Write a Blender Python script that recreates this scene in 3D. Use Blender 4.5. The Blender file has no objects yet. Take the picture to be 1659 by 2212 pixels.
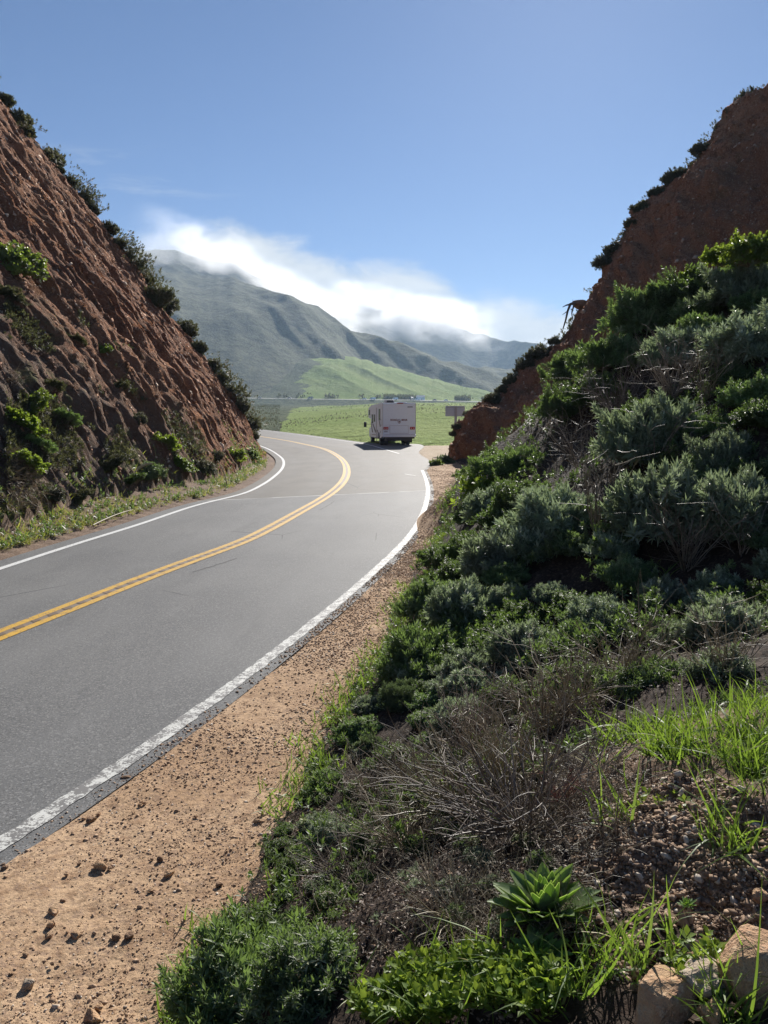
import bpy, bmesh, math, random
import numpy as np
from mathutils import Vector, Matrix
R = math.radians
random.seed(7)
sc = bpy.context.scene
COL = sc.collection

# ------------------------------------------------------------------ camera
EYE = 2.4
PITCH = R(7.11)
cam = bpy.data.cameras.new('camera')
cam.sensor_fit = 'HORIZONTAL'; cam.sensor_width = 36; cam.lens = 36
cam.clip_start = 0.05; cam.clip_end = 20000
co = bpy.data.objects.new('camera', cam); COL.objects.link(co)
co.location = (0, 0, EYE); co.rotation_euler = (R(90) - PITCH, 0, 0)
sc.camera = co

# ------------------------------------------------------------------ light
SUN_EL, SUN_AZ = R(30), R(13)            # azimuth measured from +Y towards +X
world = bpy.data.worlds.new('World'); sc.world = world; world.use_nodes = True
SKY_STRENGTH = 0.05
sun = bpy.data.lights.new('sun', 'SUN'); sun.energy = 5.0; sun.angle = R(0.53); sun.color = (1, .95, .88)
so = bpy.data.objects.new('sun', sun); COL.objects.link(so)
so.rotation_euler = (R(90) - SUN_EL, 0, R(180) - SUN_AZ)
sd = Vector((math.cos(SUN_EL) * math.sin(SUN_AZ), math.cos(SUN_EL) * math.cos(SUN_AZ), math.sin(SUN_EL)))
so.rotation_euler = sd.to_track_quat('Z', 'Y').to_euler()
sc.view_settings.view_transform = 'Standard'; sc.view_settings.look = 'None'
sc.view_settings.exposure = 0.75; sc.view_settings.gamma = 1
sc.cycles.use_denoising = True
sc.cycles.max_bounces = 8; sc.cycles.volume_bounces = 3
sc.cycles.transparent_max_bounces = 8

# ------------------------------------------------------------------ helpers
def ray(dx, dy):
    xc = (dx - 829.5) / 1659.; yc = -(dy - 1106.) / 1659.
    c, s = math.cos(PITCH), math.sin(PITCH)
    f = c + yc * s; u = -s + yc * c
    return xc / f, u / f                 # x per metre of y, z per metre of y
def gz(x, y):                            # the outer side of the bend is a little higher
    t = np.clip((np.asarray(y, float) - 45) / 12., 0, 1)
    return .25 * t * t * (3 - 2 * t)
def at(dx, dy, z=None):
    a, b = ray(dx, dy); y = 30.
    for _ in range(30):
        zz = float(gz(0, y)) if z is None else z
        y = (zz - EYE) / b
    return np.array([a * y, y, (float(gz(0, y)) if z is None else z)])
def atY(dx, dy, Y):
    a, b = ray(dx, dy); return np.array([a * Y, Y, EYE + b * Y])

def _hash(ix, iy, iz, seed):
    n = (ix.astype(np.int64) * 374761393 + iy.astype(np.int64) * 668265263 + iz.astype(np.int64) * 1274126177 + seed * 974711) & 0xffffffff
    n = ((n ^ (n >> 13)) * 1274126177) & 0xffffffff
    n = ((n ^ (n >> 16)) * 2246822519) & 0xffffffff
    return ((n ^ (n >> 15)) & 0xffffff) / float(0xffffff)
def vnoise(p, seed=0):
    p = np.asarray(p, float); i = np.floor(p).astype(np.int64); f = p - i
    f = f * f * f * (f * (f * 6 - 15) + 10)
    r = 0
    for a in (0, 1):
        wa = f[:, 0] if a else 1 - f[:, 0]
        for b in (0, 1):
            wb = f[:, 1] if b else 1 - f[:, 1]
            for c in (0, 1):
                wc = f[:, 2] if c else 1 - f[:, 2]
                r = r + wa * wb * wc * _hash(i[:, 0] + a, i[:, 1] + b, i[:, 2] + c, seed)
    return r * 2 - 1
def fbm(p, octv=4, seed=0, gain=.5, ridged=False):
    p = np.asarray(p, float).copy(); s = 0; a = 1.; t = 0
    for k in range(octv):
        n = vnoise(p, seed + 17 * k)
        if ridged: n = 1 - 2 * np.abs(n)
        s = s + a * n; t += a; a *= gain; p = p * 2.03 + 11.3
    return s / t
def P3(*a):
    a = np.broadcast_arrays(*[np.asarray(q, float) for q in a]); return np.stack([q.ravel() for q in a], 1)
def sstep(a, b, x):
    t = np.clip((x - a) / (b - a), 0, 1); return t * t * (3 - 2 * t)

def tag(o, label=None, cat=None, group=None, kind=None):
    if label: o['label'] = label
    if cat: o['category'] = cat
    if group: o['group'] = group
    if kind: o['kind'] = kind
    return o
def empty(name, loc, rz=0., **k):
    o = bpy.data.objects.new(name, None); COL.objects.link(o); o.location = loc; o.rotation_euler = (0, 0, rz)
    o.empty_display_size = .2
    return tag(o, **k)
def mk(name, V, F, mat, parent=None, smooth=False, attrs=None, **k):
    me = bpy.data.meshes.new(name)
    V = np.asarray(V, np.float32)
    if not isinstance(F, (list, tuple)): F = [F]
    F = [np.asarray(f, np.int32) for f in F if len(f)]
    nl = sum(f.size for f in F); nf = sum(len(f) for f in F)
    me.vertices.add(len(V)); me.vertices.foreach_set('co', V.ravel())
    me.loops.add(nl); me.loops.foreach_set('vertex_index', np.concatenate([f.ravel() for f in F]))
    me.polygons.add(nf)
    cnt = np.concatenate([np.full(len(f), f.shape[1], np.int32) for f in F])
    st = np.concatenate([[0], np.cumsum(cnt)[:-1]]).astype(np.int32)
    me.polygons.foreach_set('loop_start', st)
    try: me.polygons.foreach_set('loop_total', cnt)
    except Exception: pass
    if smooth: me.polygons.foreach_set('use_smooth', np.ones(nf, bool))
    me.update(calc_edges=True)
    for an, av in (attrs or {}).items():
        at_ = me.attributes.new(an, 'FLOAT', 'POINT'); at_.data.foreach_set('value', np.asarray(av, np.float32))
    if mat is not None: me.materials.append(mat)
    o = bpy.data.objects.new(name, me); COL.objects.link(o)
    if parent is not None: o.parent = parent
    return tag(o, **k)
def gridf(nr, nc, off=0):
    i = np.arange(nr - 1)[:, None] * nc + np.arange(nc - 1)[None]
    i = i.ravel() + off
    return np.stack([i, i + 1, i + nc + 1, i + nc], 1)
class MB:                                 # collects boxes, prisms and tubes; build() links them as one mesh
    def __init__(s): s.b = bmesh.new()
    def box(s, c, d, bev=0., rot=None):
        r = bmesh.ops.create_cube(s.b, size=1)['verts']
        M = Matrix.Diagonal((*d, 1))
        if rot: M = Matrix.Rotation(rot[0], 4, rot[1]) @ M
        bmesh.ops.transform(s.b, matrix=Matrix.Translation(c) @ M, verts=r)
        if bev:
            es = {e for v in r for e in v.link_edges}
            bmesh.ops.bevel(s.b, geom=list(es), offset=bev, segments=2, profile=.6, affect='EDGES')
        return s
    def cyl(s, c, rad, dep, axis='Z', seg=20, rad2=None, bev=0):
        r = bmesh.ops.create_cone(s.b, cap_ends=True, segments=seg, radius1=rad, radius2=rad if rad2 is None else rad2, depth=dep)['verts']
        M = {'Z': Matrix(), 'X': Matrix.Rotation(R(90), 4, 'Y'), 'Y': Matrix.Rotation(R(90), 4, 'X')}[axis]
        bmesh.ops.transform(s.b, matrix=Matrix.Translation(c) @ M, verts=r)
        return s
    def prism(s, prof, x0, x1, bev=0.):   # profile in (y, z), extruded along x
        a = [s.b.verts.new((x0, y, z)) for y, z in prof]; f = s.b.faces.new(a)
        r = bmesh.ops.extrude_face_region(s.b, geom=[f])
        vs = [v for v in r['geom'] if isinstance(v, bmesh.types.BMVert)]
        bmesh.ops.translate(s.b, vec=(x1 - x0, 0, 0), verts=vs)
        if bev:
            es = {e for v in a + vs for e in v.link_edges}
            bmesh.ops.bevel(s.b, geom=list(es), offset=bev, segments=2, profile=.6, affect='EDGES')
        return s
    def build(s, name, mat, parent=None, smooth=False, **k):
        bmesh.ops.recalc_face_normals(s.b, faces=s.b.faces[:])
        me = bpy.data.meshes.new(name); s.b.to_mesh(me); s.b.free(); me.materials.append(mat)
        if smooth:
            for p in me.polygons: p.use_smooth = True
        o = bpy.data.objects.new(name, me); COL.objects.link(o)
        if parent is not None: o.parent = parent
        return tag(o, **k)

# ------------------------------------------------------------------ materials
class NT:
    def __init__(s, name):
        s.m = bpy.data.materials.new(name); s.m.use_nodes = True
        s.t = s.m.node_tree; s.t.nodes.clear()
        s.out = s.t.nodes.new('ShaderNodeOutputMaterial')
    def n(s, typ, **kw):
        nd = s.t.nodes.new('ShaderNode' + typ)
        for k, v in kw.items():
            if k.startswith('_'): setattr(nd, k[1:], v)
            else:
                key = int(k[1:]) if k[0] == 'i' and k[1:].isdigit() else k.replace('__', ' ')
                sk = nd.inputs[key]
                if isinstance(v, bpy.types.NodeSocket): s.t.links.new(v, sk)
                else: sk.default_value = v
        return nd
    def pos(s): return s.n('NewGeometry').outputs['Position']
    def mapv(s, v, scale):
        return s.n('Mapping', Vector=v, Scale=scale).outputs[0]
    def noise(s, v, scale, detail=4, rough=.55, dist=0.):
        return s.n('TexNoise', Vector=v, Scale=float(scale), Detail=float(detail), Roughness=rough, Distortion=dist).outputs['Fac']
    def voro(s, v, scale, feat='F1', out='Distance'):
        return s.n('TexVoronoi', _feature=feat, Vector=v, Scale=float(scale)).outputs[out]
    def math(s, op, a, b=0., c=0., clamp=False):
        return s.n('Math', _operation=op, _use_clamp=clamp, i0=a, i1=b, i2=c).outputs[0]
    def ramp(s, f, lo, hi, a=0., b=1.):
        return s.n('MapRange', _interpolation_type='SMOOTHSTEP', Value=f, i1=float(lo), i2=float(hi), i3=float(a), i4=float(b)).outputs[0]
    def mix(s, f, a, b, mode='MIX'):
        nd = s.t.nodes.new('ShaderNodeMix'); nd.data_type = 'RGBA'; nd.blend_type = mode
        for i, v in ((0, f), (6, a), (7, b)):
            if isinstance(v, bpy.types.NodeSocket): s.t.links.new(v, nd.inputs[i])
            else: nd.inputs[i].default_value = v if i == 0 else (*v, 1)[:4]
        return nd.outputs[2]
    def attr(s, name): return s.n('Attribute', _attribute_name=name).outputs['Fac']
    def bump(s, h, strength=.5, dist=.02, nrm=None):
        nd = s.n('Bump', Strength=strength, Distance=dist, Height=h)
        if nrm is not None: s.t.links.new(nrm, nd.inputs['Normal'])
        return nd.outputs[0]
    def pbr(s, col, rough=.8, bump=None, spec=.5, metal=0., **kw):
        b = s.n('BsdfPrincipled', Metallic=metal)
        for k, v in (('Base Color', col), ('Roughness', rough), ('Specular IOR Level', spec)):
            if isinstance(v, bpy.types.NodeSocket): s.t.links.new(v, b.inputs[k])
            else: b.inputs[k].default_value = (*v, 1)[:4] if k == 'Base Color' else v
        if bump is not None: s.t.links.new(bump, b.inputs['Normal'])
        for k, v in kw.items(): b.inputs[k.replace('__', ' ')].default_value = v
        return b.outputs[0]
    def fin(s, sh):
        s.t.links.new(sh, s.out.inputs[0]); return s.m
def simple(name, col, rough=.6, spec=.5, metal=0., **kw):
    n = NT(name); p = n.pos()
    f = n.noise(p, 6, 3)
    c = n.mix(n.math('MULTIPLY', f, .35), col, tuple(q * .75 for q in col))
    return n.fin(n.pbr(c, rough, None, spec, metal, **kw))
def leafmat(name, c1, c2, trans, tf=.4, rough=.45, spec=.5, dry=None, dry_lit_amt=.0):
    n = NT(name); r = n.attr('rnd'); orn = n.n('ObjectInfo').outputs['Random']
    r = n.math('ADD', n.math('MULTIPLY', r, .8), n.math('MULTIPLY', orn, .2), clamp=True)
    col = n.mix(r, c1, c2)
    if dry: col = n.mix(n.ramp(r, 1 - dry_lit_amt - .02, 1 - dry_lit_amt), col, dry)  # dry blades in grass; in silver leaves, sunlit tips put into the colour
    col = n.n('HueSaturation', Hue=n.math('ADD', .475, n.math('MULTIPLY', orn, .04)), Saturation=n.math('ADD', .75, n.math('MULTIPLY', orn, .4)), Value=n.math('ADD', .75, n.math('MULTIPLY', n.math('FRACT', n.math('MULTIPLY', orn, 7.3)), .55)), Color=col).outputs[0]
    b = n.pbr(col, rough, None, spec)
    t = n.n('BsdfTranslucent', Color=n.mix(n.math('MULTIPLY', r, .6), trans, tuple(q * .55 for q in trans))).outputs[0]
    return n.fin(n.n('MixShader', i0=tf, i1=b, i2=t).outputs[0])

def m_asphalt():
    n = NT('asphalt'); p = n.pos()
    big = n.noise(p, .35, 4); mid = n.noise(n.mapv(p, (1, .35, 1)), 1.2, 5); sp = n.noise(p, 95, 2, .7)
    agg = n.voro(p, 85, out='Color')
    g = n.n('SeparateColor', Color=agg).outputs[0]
    f = n.math('ADD', n.math('MULTIPLY', big, .5), n.math('MULTIPLY', mid, .5))
    c = n.mix(n.ramp(f, .35, .65), (.115, .116, .117), (.16, .16, .157))
    c = n.mix(n.ramp(g, .72, .95, 0, .55), c, (.30, .295, .285))
    c = n.mix(n.ramp(g, .3, .0, 0, .45), c, (.03, .03, .032))
    st = n.noise(n.mapv(p, (1.6, .22, 1)), .9, 5, .7); c = n.mix(n.ramp(st, .55, .75, 0, .45), c, (.07, .07, .072)); c = n.mix(n.ramp(st, .45, .25, 0, .35), c, (.21, .21, .205))
    # the older surfacing beyond the joint (a real joint across the road at y = 21 to 23 m)
    y = n.n('SeparateXYZ', Vector=p)
    d = n.math('ADD', y.outputs[1], n.math('MULTIPLY', y.outputs[0], -.47))
    far = n.ramp(d, 24.2, 24.35)
    c = n.mix(far, c, n.mix(n.ramp(mid, .3, .7), (.115, .105, .092), (.15, .138, .12)))
    j = n.math('SUBTRACT', 1., n.ramp(n.math('ABSOLUTE', n.math('SUBTRACT', n.math('ADD', d, n.math('MULTIPLY', n.noise(p, 2, 2), .12)), 24.3)), .05, .13))
    c = n.mix(n.math('MULTIPLY', j, n.ramp(n.noise(p, 1.3, 2), .35, .55)), c, (.33, .33, .31))
    c = n.mix(n.math('MULTIPLY', n.attr('track'), n.ramp(n.noise(n.mapv(p, (1, .4, 1)), .8, 3), .3, .7, .15, .5)), c, n.mix(.5, c, (.20, .20, .197)))
    # thin cracks
    cr = n.n('TexVoronoi', _feature='DISTANCE_TO_EDGE', Vector=n.n('Mapping', Vector=p, Scale=(.35, .16, 1)).outputs[0], Scale=1.).outputs[0]
    crm = n.math('MULTIPLY', n.math('SUBTRACT', 1., n.ramp(cr, .0015, .004)), n.ramp(n.noise(p, .25, 2), .52, .6))
    c = n.mix(n.math('MULTIPLY', crm, .7), c, (.02, .02, .022))
    bh = n.math('ADD', n.math('MULTIPLY', g, .6), sp)
    rg = n.ramp(n.math('ADD', n.math('MULTIPLY', mid, .3), n.math('MULTIPLY', g, .5)), .1, .7, .62, .8)
    return n.fin(n.pbr(c, rg, n.bump(bh, .5, .004), .18))
def m_paint(name, col, worn, wear):
    n = NT(name); p = n.pos()
    agg = n.n('SeparateColor', Color=n.voro(p, 85, out='Color')).outputs[0]
    cr = n.n('TexVoronoi', _feature='DISTANCE_TO_EDGE', Vector=p, Scale=11.).outputs[0]
    w = n.math('ADD', n.noise(p, 9, 5, .7), n.math('MULTIPLY', agg, .18))
    m = n.ramp(w, wear, wear + .07)
    m = n.math('MAXIMUM', m, n.math('MULTIPLY', n.math('SUBTRACT', 1., n.ramp(cr, .01, .04)), .55))
    c = n.mix(m, n.mix(n.noise(p, 3, 3), col, tuple(q * .8 for q in col)), worn)
    return n.fin(n.pbr(c, .65, n.bump(w, .3, .003), .4))
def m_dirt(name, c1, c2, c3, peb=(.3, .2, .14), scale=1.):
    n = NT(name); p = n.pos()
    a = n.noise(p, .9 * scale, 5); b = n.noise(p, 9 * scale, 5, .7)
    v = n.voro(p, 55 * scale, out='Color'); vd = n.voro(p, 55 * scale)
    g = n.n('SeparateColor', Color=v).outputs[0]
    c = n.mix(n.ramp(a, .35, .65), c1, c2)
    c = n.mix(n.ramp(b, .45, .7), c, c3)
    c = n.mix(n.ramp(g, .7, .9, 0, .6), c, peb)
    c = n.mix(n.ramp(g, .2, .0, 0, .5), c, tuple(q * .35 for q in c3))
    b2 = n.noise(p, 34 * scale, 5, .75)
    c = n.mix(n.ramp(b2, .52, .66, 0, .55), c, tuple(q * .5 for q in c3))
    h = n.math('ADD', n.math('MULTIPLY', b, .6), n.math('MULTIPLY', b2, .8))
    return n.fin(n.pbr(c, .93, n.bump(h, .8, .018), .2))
def m_cut(name, cols, scale=1.):           # red cut-bank soil with rills down the fall line
    n = NT(name); p = n.pos()
    a = n.noise(p, .22 * scale, 4, .6); b = n.noise(p, 2.2 * scale, 6, .7); f = n.noise(p, 14 * scale, 4, .7)
    c = n.mix(n.ramp(a, .35, .65), cols[0], cols[1])
    b5 = n.noise(p, 6. * scale, 5, .75)
    c = n.mix(n.ramp(b, .46, .64, 0, .7), c, cols[2])
    c = n.mix(n.ramp(b5, .52, .66, 0, .7), c, cols[2])
    c = n.mix(n.ramp(f, .52, .68, 0, .7), c, cols[3])
    gr = n.attr('grey')
    c = n.mix(gr, c, n.mix(n.ramp(b, .35, .7), (.085, .06, .045), (.24, .19, .15)))
    mo = n.math('MULTIPLY', n.ramp(n.noise(p, .55, 5, .7), .52, .62), n.math('MULTIPLY', gr, n.ramp(b5, .35, .6)))
    c = n.mix(n.math('MULTIPLY', mo, .85), c, n.mix(f, (.09, .12, .03), (.22, .24, .07)))
    h = n.math('ADD', n.math('ADD', b, b5), n.math('MULTIPLY', f, .6))
    return n.fin(n.pbr(c, .95, n.bump(h, 1., .16 / scale), .15))
def m_hill(name, scrub, scrub2, green, green2, gamt, sc_=1.):
    n = NT(name); p = n.pos()
    a = n.noise(p, .006 * sc_, 5, .6); b = n.noise(p, .07 * sc_, 5, .75); d = n.noise(p, .35 * sc_, 3, .7)
    gm = n.math('ADD', n.attr('green'), n.math('MULTIPLY', n.math('SUBTRACT', n.noise(p, .02 * sc_, 5, .7), .5), 1.2))
    c = n.mix(n.ramp(b, .4, .62), scrub, scrub2)
    c = n.mix(n.ramp(d, .55, .7, 0, .6), c, tuple(q * .45 for q in scrub))
    gc = n.mix(n.ramp(a, .3, .7), green, green2)
    gc = n.mix(n.ramp(b, .58, .7, 0, .75), gc, tuple(q * .6 for q in green))
    gc = n.mix(n.ramp(d, .62, .75, 0, .6), gc, (.05, .06, .03))
    c = n.mix(n.ramp(gm, .45, .6), c, gc)
    return n.fin(n.pbr(c, .95, n.bump(n.math('ADD', b, n.math('MULTIPLY', d, .4)), 1., 5.), .1))

M = {}
M['asphalt'] = m_asphalt()
M['white'] = m_paint('white_road_paint', (.62, .62, .58), (.16, .155, .15), .55)
M['white_new'] = m_paint('clean_white_road_paint', (.7, .7, .68), (.25, .25, .24), .74)
M['yellow'] = m_paint('yellow_road_paint', (.62, .36, .035), (.2, .13, .07), .66)
M['groove'] = m_paint('rumble_groove', (.20, .125, .06), (.14, .10, .07), .5)
M['dusty'] = m_paint('dusty_centre_strip', (.26, .17, .09), (.17, .14, .11), .5)
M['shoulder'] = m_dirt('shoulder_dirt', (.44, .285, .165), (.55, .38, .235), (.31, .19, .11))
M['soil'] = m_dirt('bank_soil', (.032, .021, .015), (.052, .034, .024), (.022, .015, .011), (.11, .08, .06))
M['mound'] = m_dirt('mound_soil', (.15, .095, .062), (.22, .145, .095), (.10, .062, .042), (.34, .26, .2))
M['pale_dirt'] = m_dirt('pale_dirt', (.42, .33, .22), (.5, .4, .28), (.33, .25, .16))
M['cut'] = m_cut('red_cut_soil', [(.28, .118, .06), (.37, .175, .09), (.10, .043, .027), (.54, .34, .21)])
M['cut_r'] = m_cut('red_cliff_soil', [(.33, .165, .095), (.42, .235, .14), (.17, .085, .055), (.55, .40, .27)])
M['hill'] = m_hill('scrub_hill', (.066, .074, .04), (.135, .142, .078), (.13, .19, .045), (.17, .22, .06), 0)
M['spur'] = m_hill('shade_toned_scrub', (.035, .048, .03), (.075, .088, .05), (.13, .19, .045), (.17, .22, .06), 0)  # darker copy of the hill scrub, the spur's slope shade put into its colour
M['field'] = m_hill('green_field', (.065, .09, .04), (.13, .155, .075), (.20, .29, .05), (.29, .36, .10), 0, 3.)

# ------------------------------------------------------------------ sky with the high part of the fog bank and thin wisps
def build_world():
    t = world.node_tree; t.nodes.clear(); L = t.links.new
    def n(typ, **kw):
        nd = t.nodes.new('ShaderNode' + typ)
        for k, v in kw.items():
            if k.startswith('_'): setattr(nd, k[1:], v)
            else:
                key = int(k[1:]) if k[0] == 'i' and k[1:].isdigit() else k
                if isinstance(v, bpy.types.NodeSocket): L(v, nd.inputs[key])
                else: nd.inputs[key].default_value = v
        return nd
    sky = n('TexSky', _sky_type='NISHITA', _sun_disc=False, _sun_elevation=SUN_EL, _sun_rotation=SUN_AZ, _air_density=.8, _dust_density=.11, _ozone_density=7., _altitude=50)
    mt = lambda op, a, b=0., c=0., cl=False: n('Math', _operation=op, _use_clamp=cl, i0=a, i1=b, i2=c).outputs[0]
    def rmp(v, a, b, c=0., d=1.): return n('MapRange', _interpolation_type='SMOOTHSTEP', Value=v, i1=a, i2=b, i3=c, i4=d).outputs[0]
    g = n('TexCoord').outputs['Generated']; s = n('SeparateXYZ', Vector=g)
    ysafe = mt('MAXIMUM', s.outputs[1], .05)
    az = mt('DIVIDE', s.outputs[0], ysafe); el = mt('DIVIDE', s.outputs[2], ysafe)
    uv = n('CombineXYZ', X=az, Y=el, Z=0.).outputs[0]
    # upper edge of the fog bank as elevation over azimuth
    crv = n('FloatCurve', Value=mt('ADD', mt('MULTIPLY', az, 1.), .5))
    pts = [(-100, 470), (190, 480), (330, 515), (440, 495), (570, 500), (680, 545), (800, 572), (900, 575), (960, 600), (1020, 640), (1120, 652), (1240, 665), (1500, 700), (1800, 720)]
    cm = crv.mapping.curves[0]
    pp = [(ray(a, b)[0] + .5, ray(a, b)[1]) for a, b in pts]
    pp = [(min(max(a, 0), 1), b) for a, b in pp if -.02 < a < 1.02]
    while len(cm.points) < len(pp): cm.points.new(.5, .5)
    for q, (a, b) in zip(cm.points, pp): q.location = (a, b)
    crv.mapping.update()
    top = crv.outputs[0]
    nz = n('TexNoise', Vector=n('Mapping', Vector=uv, Scale=(9, 17, 1)).outputs[0], Scale=1., Detail=7., Roughness=.58, Distortion=.35).outputs['Fac']
    nz2 = n('TexNoise', Vector=n('Mapping', Vector=uv, Scale=(26, 60, 1), Rotation=(0, 0, -.35)).outputs[0], Scale=1., Detail=5., Roughness=.6, Distortion=.5).outputs['Fac']
    h = mt('SUBTRACT', top, el)
    h = mt('ADD', h, mt('MULTIPLY', mt('SUBTRACT', nz, .5), .085))
    h = mt('ADD', h, mt('MULTIPLY', mt('SUBTRACT', nz2, .5), .022))
    m = rmp(h, -.014, .026)
    left = rmp(az, -.42, -.2, .35, 1.)
    m = mt('MULTIPLY', m, left)
    # thin wisps above the left bank
    w = n('TexNoise', Vector=n('Mapping', Vector=uv, Scale=(5, 42, 1), Rotation=(0, 0, .12)).outputs[0], Scale=1., Detail=6., Roughness=.6, Distortion=.6).outputs['Fac']
    wm = mt('MULTIPLY', rmp(w, .52, .75), mt('MULTIPLY', rmp(mt('ABSOLUTE', mt('SUBTRACT', el, .285)), .075, .0), rmp(az, -.12, -.36)))
    m = mt('MAXIMUM', m, mt('MULTIPLY', wm, .35))
    shade = rmp(nz, .3, .7)
    cc = n('MixRGB', Fac=shade, Color1=(6.6, 7.3, 8.0, 1), Color2=(9.6, 9.9, 10.0, 1)).outputs[0]
    mixed = n('MixRGB', Fac=m, Color1=sky.outputs[0], Color2=cc).outputs[0]
    bg = n('Background', Color=mixed, Strength=SKY_STRENGTH)
    L(bg.outputs[0], n('OutputWorld').inputs[0])
build_world()

# ------------------------------------------------------------------ curves on the ground
def poly(pts, step=.4, smooth=6):
    P = np.array([p[:2] for p in pts], float)
    d = np.concatenate([[0], np.cumsum(np.linalg.norm(np.diff(P, axis=0), axis=1))])
    n = max(8, int(d[-1] / step)); u = np.linspace(0, d[-1], n)
    # Catmull-Rom style smoothing through cubic hermite
    m = np.gradient(P, d, axis=0)
    k = np.clip(np.searchsorted(d, u, side='right') - 1, 0, len(d) - 2)
    h = (d[k + 1] - d[k])[:, None]; t = ((u - d[k]) / (d[k + 1] - d[k]))[:, None]
    Q = (2 * t**3 - 3 * t**2 + 1) * P[k] + (t**3 - 2 * t**2 + t) * h * m[k] + (-2 * t**3 + 3 * t**2) * P[k + 1] + (t**3 - t**2) * h * m[k + 1]
    for _ in range(smooth):
        Q[1:-1] = (Q[:-2] + 2 * Q[1:-1] + Q[2:]) / 4
    return Q
def ext(p, q, dist):                       # extend backwards from p away from q
    v = p - q; v = v / np.linalg.norm(v); return p + v * dist
def dl(pts, back=None, fwd=None):
    w = [at(*p) for p in pts]
    if back: w = [ext(w[0], w[1], back)] + w
    if fwd: w = w + [ext(w[-1], w[-2], fwd)]
    return w
yel = poly(dl([(0, 1372), (150, 1313), (300, 1253), (450, 1197), (518, 1173), (583, 1141), (648, 1105), (699, 1076), (732, 1051), (746, 1032), (749, 1013), (743, 998), (728, 984), (706, 972), (673, 963), (631, 954), (583, 946), (551, 941)], 30, 60))
inn = poly(dl([(0, 1229), (146, 1181), (292, 1136), (437, 1088), (518, 1069), (567, 1047), (593, 1029), (609, 1013), (613, 1002), (606, 987), (589, 975), (567, 965)], 40, 60))
out = poly(dl([(862, 980), (825, 969), (786, 959), (712, 948), (648, 939), (583, 931), (551, 927)], None, 60))
rgt = poly(dl([(0, 1839), (73, 1795), (204, 1702), (270, 1656), (500, 1483), (600, 1408), (720, 1313), (793, 1249), (841, 1205), (880, 1166), (906, 1127), (920, 1090), (925, 1061), (921, 1038), (912, 1016)], 30, None), .4, 22)

def nrm2(C):
    T = np.gradient(C, axis=0); T /= np.linalg.norm(T, axis=1)[:, None]
    return T, np.stack([-T[:, 1], T[:, 0]], 1)      # tangent, left normal
def strip(name, C, off0, off1, mat, dz, cols=3, **k):
    T, N = nrm2(C)
    offs = np.linspace(off0, off1, cols)
    V = np.concatenate([C[:, None, :] + N[:, None, :] * offs[None, :, None]], 0)
    X = V[..., 0].ravel(); Y = V[..., 1].ravel()
    return mk(name, P3(X, Y, gz(X, Y) + dz), gridf(len(C), cols), mat, **k)

# ------------------------------------------------------------------ road
def road():
    # left edge, spine and right edge matched by hand, then resampled together
    T, N = nrm2(inn); Le = inn + N * .42
    Tr, Nr = nrm2(rgt); Re = rgt - Nr * .19
    To, No = nrm2(out); Oe = out - No * .75
    pad = np.array([at(934, 1004)[:2], at(925, 992)[:2], at(905, 978)[:2], (2.9, 56.5), (2.6, 60), (1.0, 62.5)])
    right = np.concatenate([Re, poly(pad, .5, 2), Oe[Oe[:, 1] > 64]])
    def cum(C): return np.concatenate([[0], np.cumsum(np.linalg.norm(np.diff(C, axis=0), axis=1))])
    def near(C, p): return int(np.argmin(np.linalg.norm(C - np.asarray(p), axis=1)))
    keysL = [0, near(Le, at(0, 1225)[:2]), near(Le, at(292, 1130)[:2]), near(Le, at(567, 1040)[:2]), near(Le, at(613, 1000)[:2]), near(Le, at(600, 981)[:2]), near(Le, at(567, 965)[:2]), len(Le) - 1]
    keysY = [0, near(yel, at(0, 1372)[:2]), near(yel, at(450, 1197)[:2]), near(yel, at(700, 1076)[:2]), near(yel, at(749, 1013)[:2]), near(yel, at(728, 984)[:2]), near(yel, at(673, 963)[:2]), len(yel) - 1]
    keysR = [0, near(right, at(0, 1845)[:2]), near(right, at(720, 1320)[:2]), near(right, at(906, 1130)[:2]), near(right, at(930, 1000)[:2]), near(right, (2.9, 56.5)), near(right, (-1.5, 66)), len(right) - 1]
    ns = [20, 90, 90, 60, 40, 40, 80]
    def samp(C, keys):
        c = cum(C); u = []
        for a, b, n in zip(keys[:-1], keys[1:], ns): u += list(np.linspace(c[a], c[b], n, endpoint=False))
        u.append(c[keys[-1]]); u = np.array(u)
        return np.stack([np.interp(u, c, C[:, 0]), np.interp(u, c, C[:, 1])], 1)
    A, B, Cc = samp(Le, keysL), samp(yel, keysY), samp(right, keysR)
    NC = 25; w = np.linspace(0, 1, NC)[None, :, None]
    G = np.concatenate([A[:, None] * (1 - w) + B[:, None] * w, (B[:, None] * (1 - w) + Cc[:, None] * w)[:, 1:]], 1)
    X, Y = G[..., 0].ravel(), G[..., 1].ravel()
    u = np.linspace(0, 1, NC); tr = np.exp(-((u - .27) / .09)**2) + np.exp(-((u - .73) / .09)**2); tr = np.concatenate([tr, tr[1:]])
    mk('road', P3(X, Y, gz(X, Y)), gridf(G.shape[0], G.shape[1]), M['asphalt'], kind='structure', smooth=True, attrs={'track': np.tile(tr, G.shape[0])})
    return Le, right
LE, RE = road()
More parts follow.
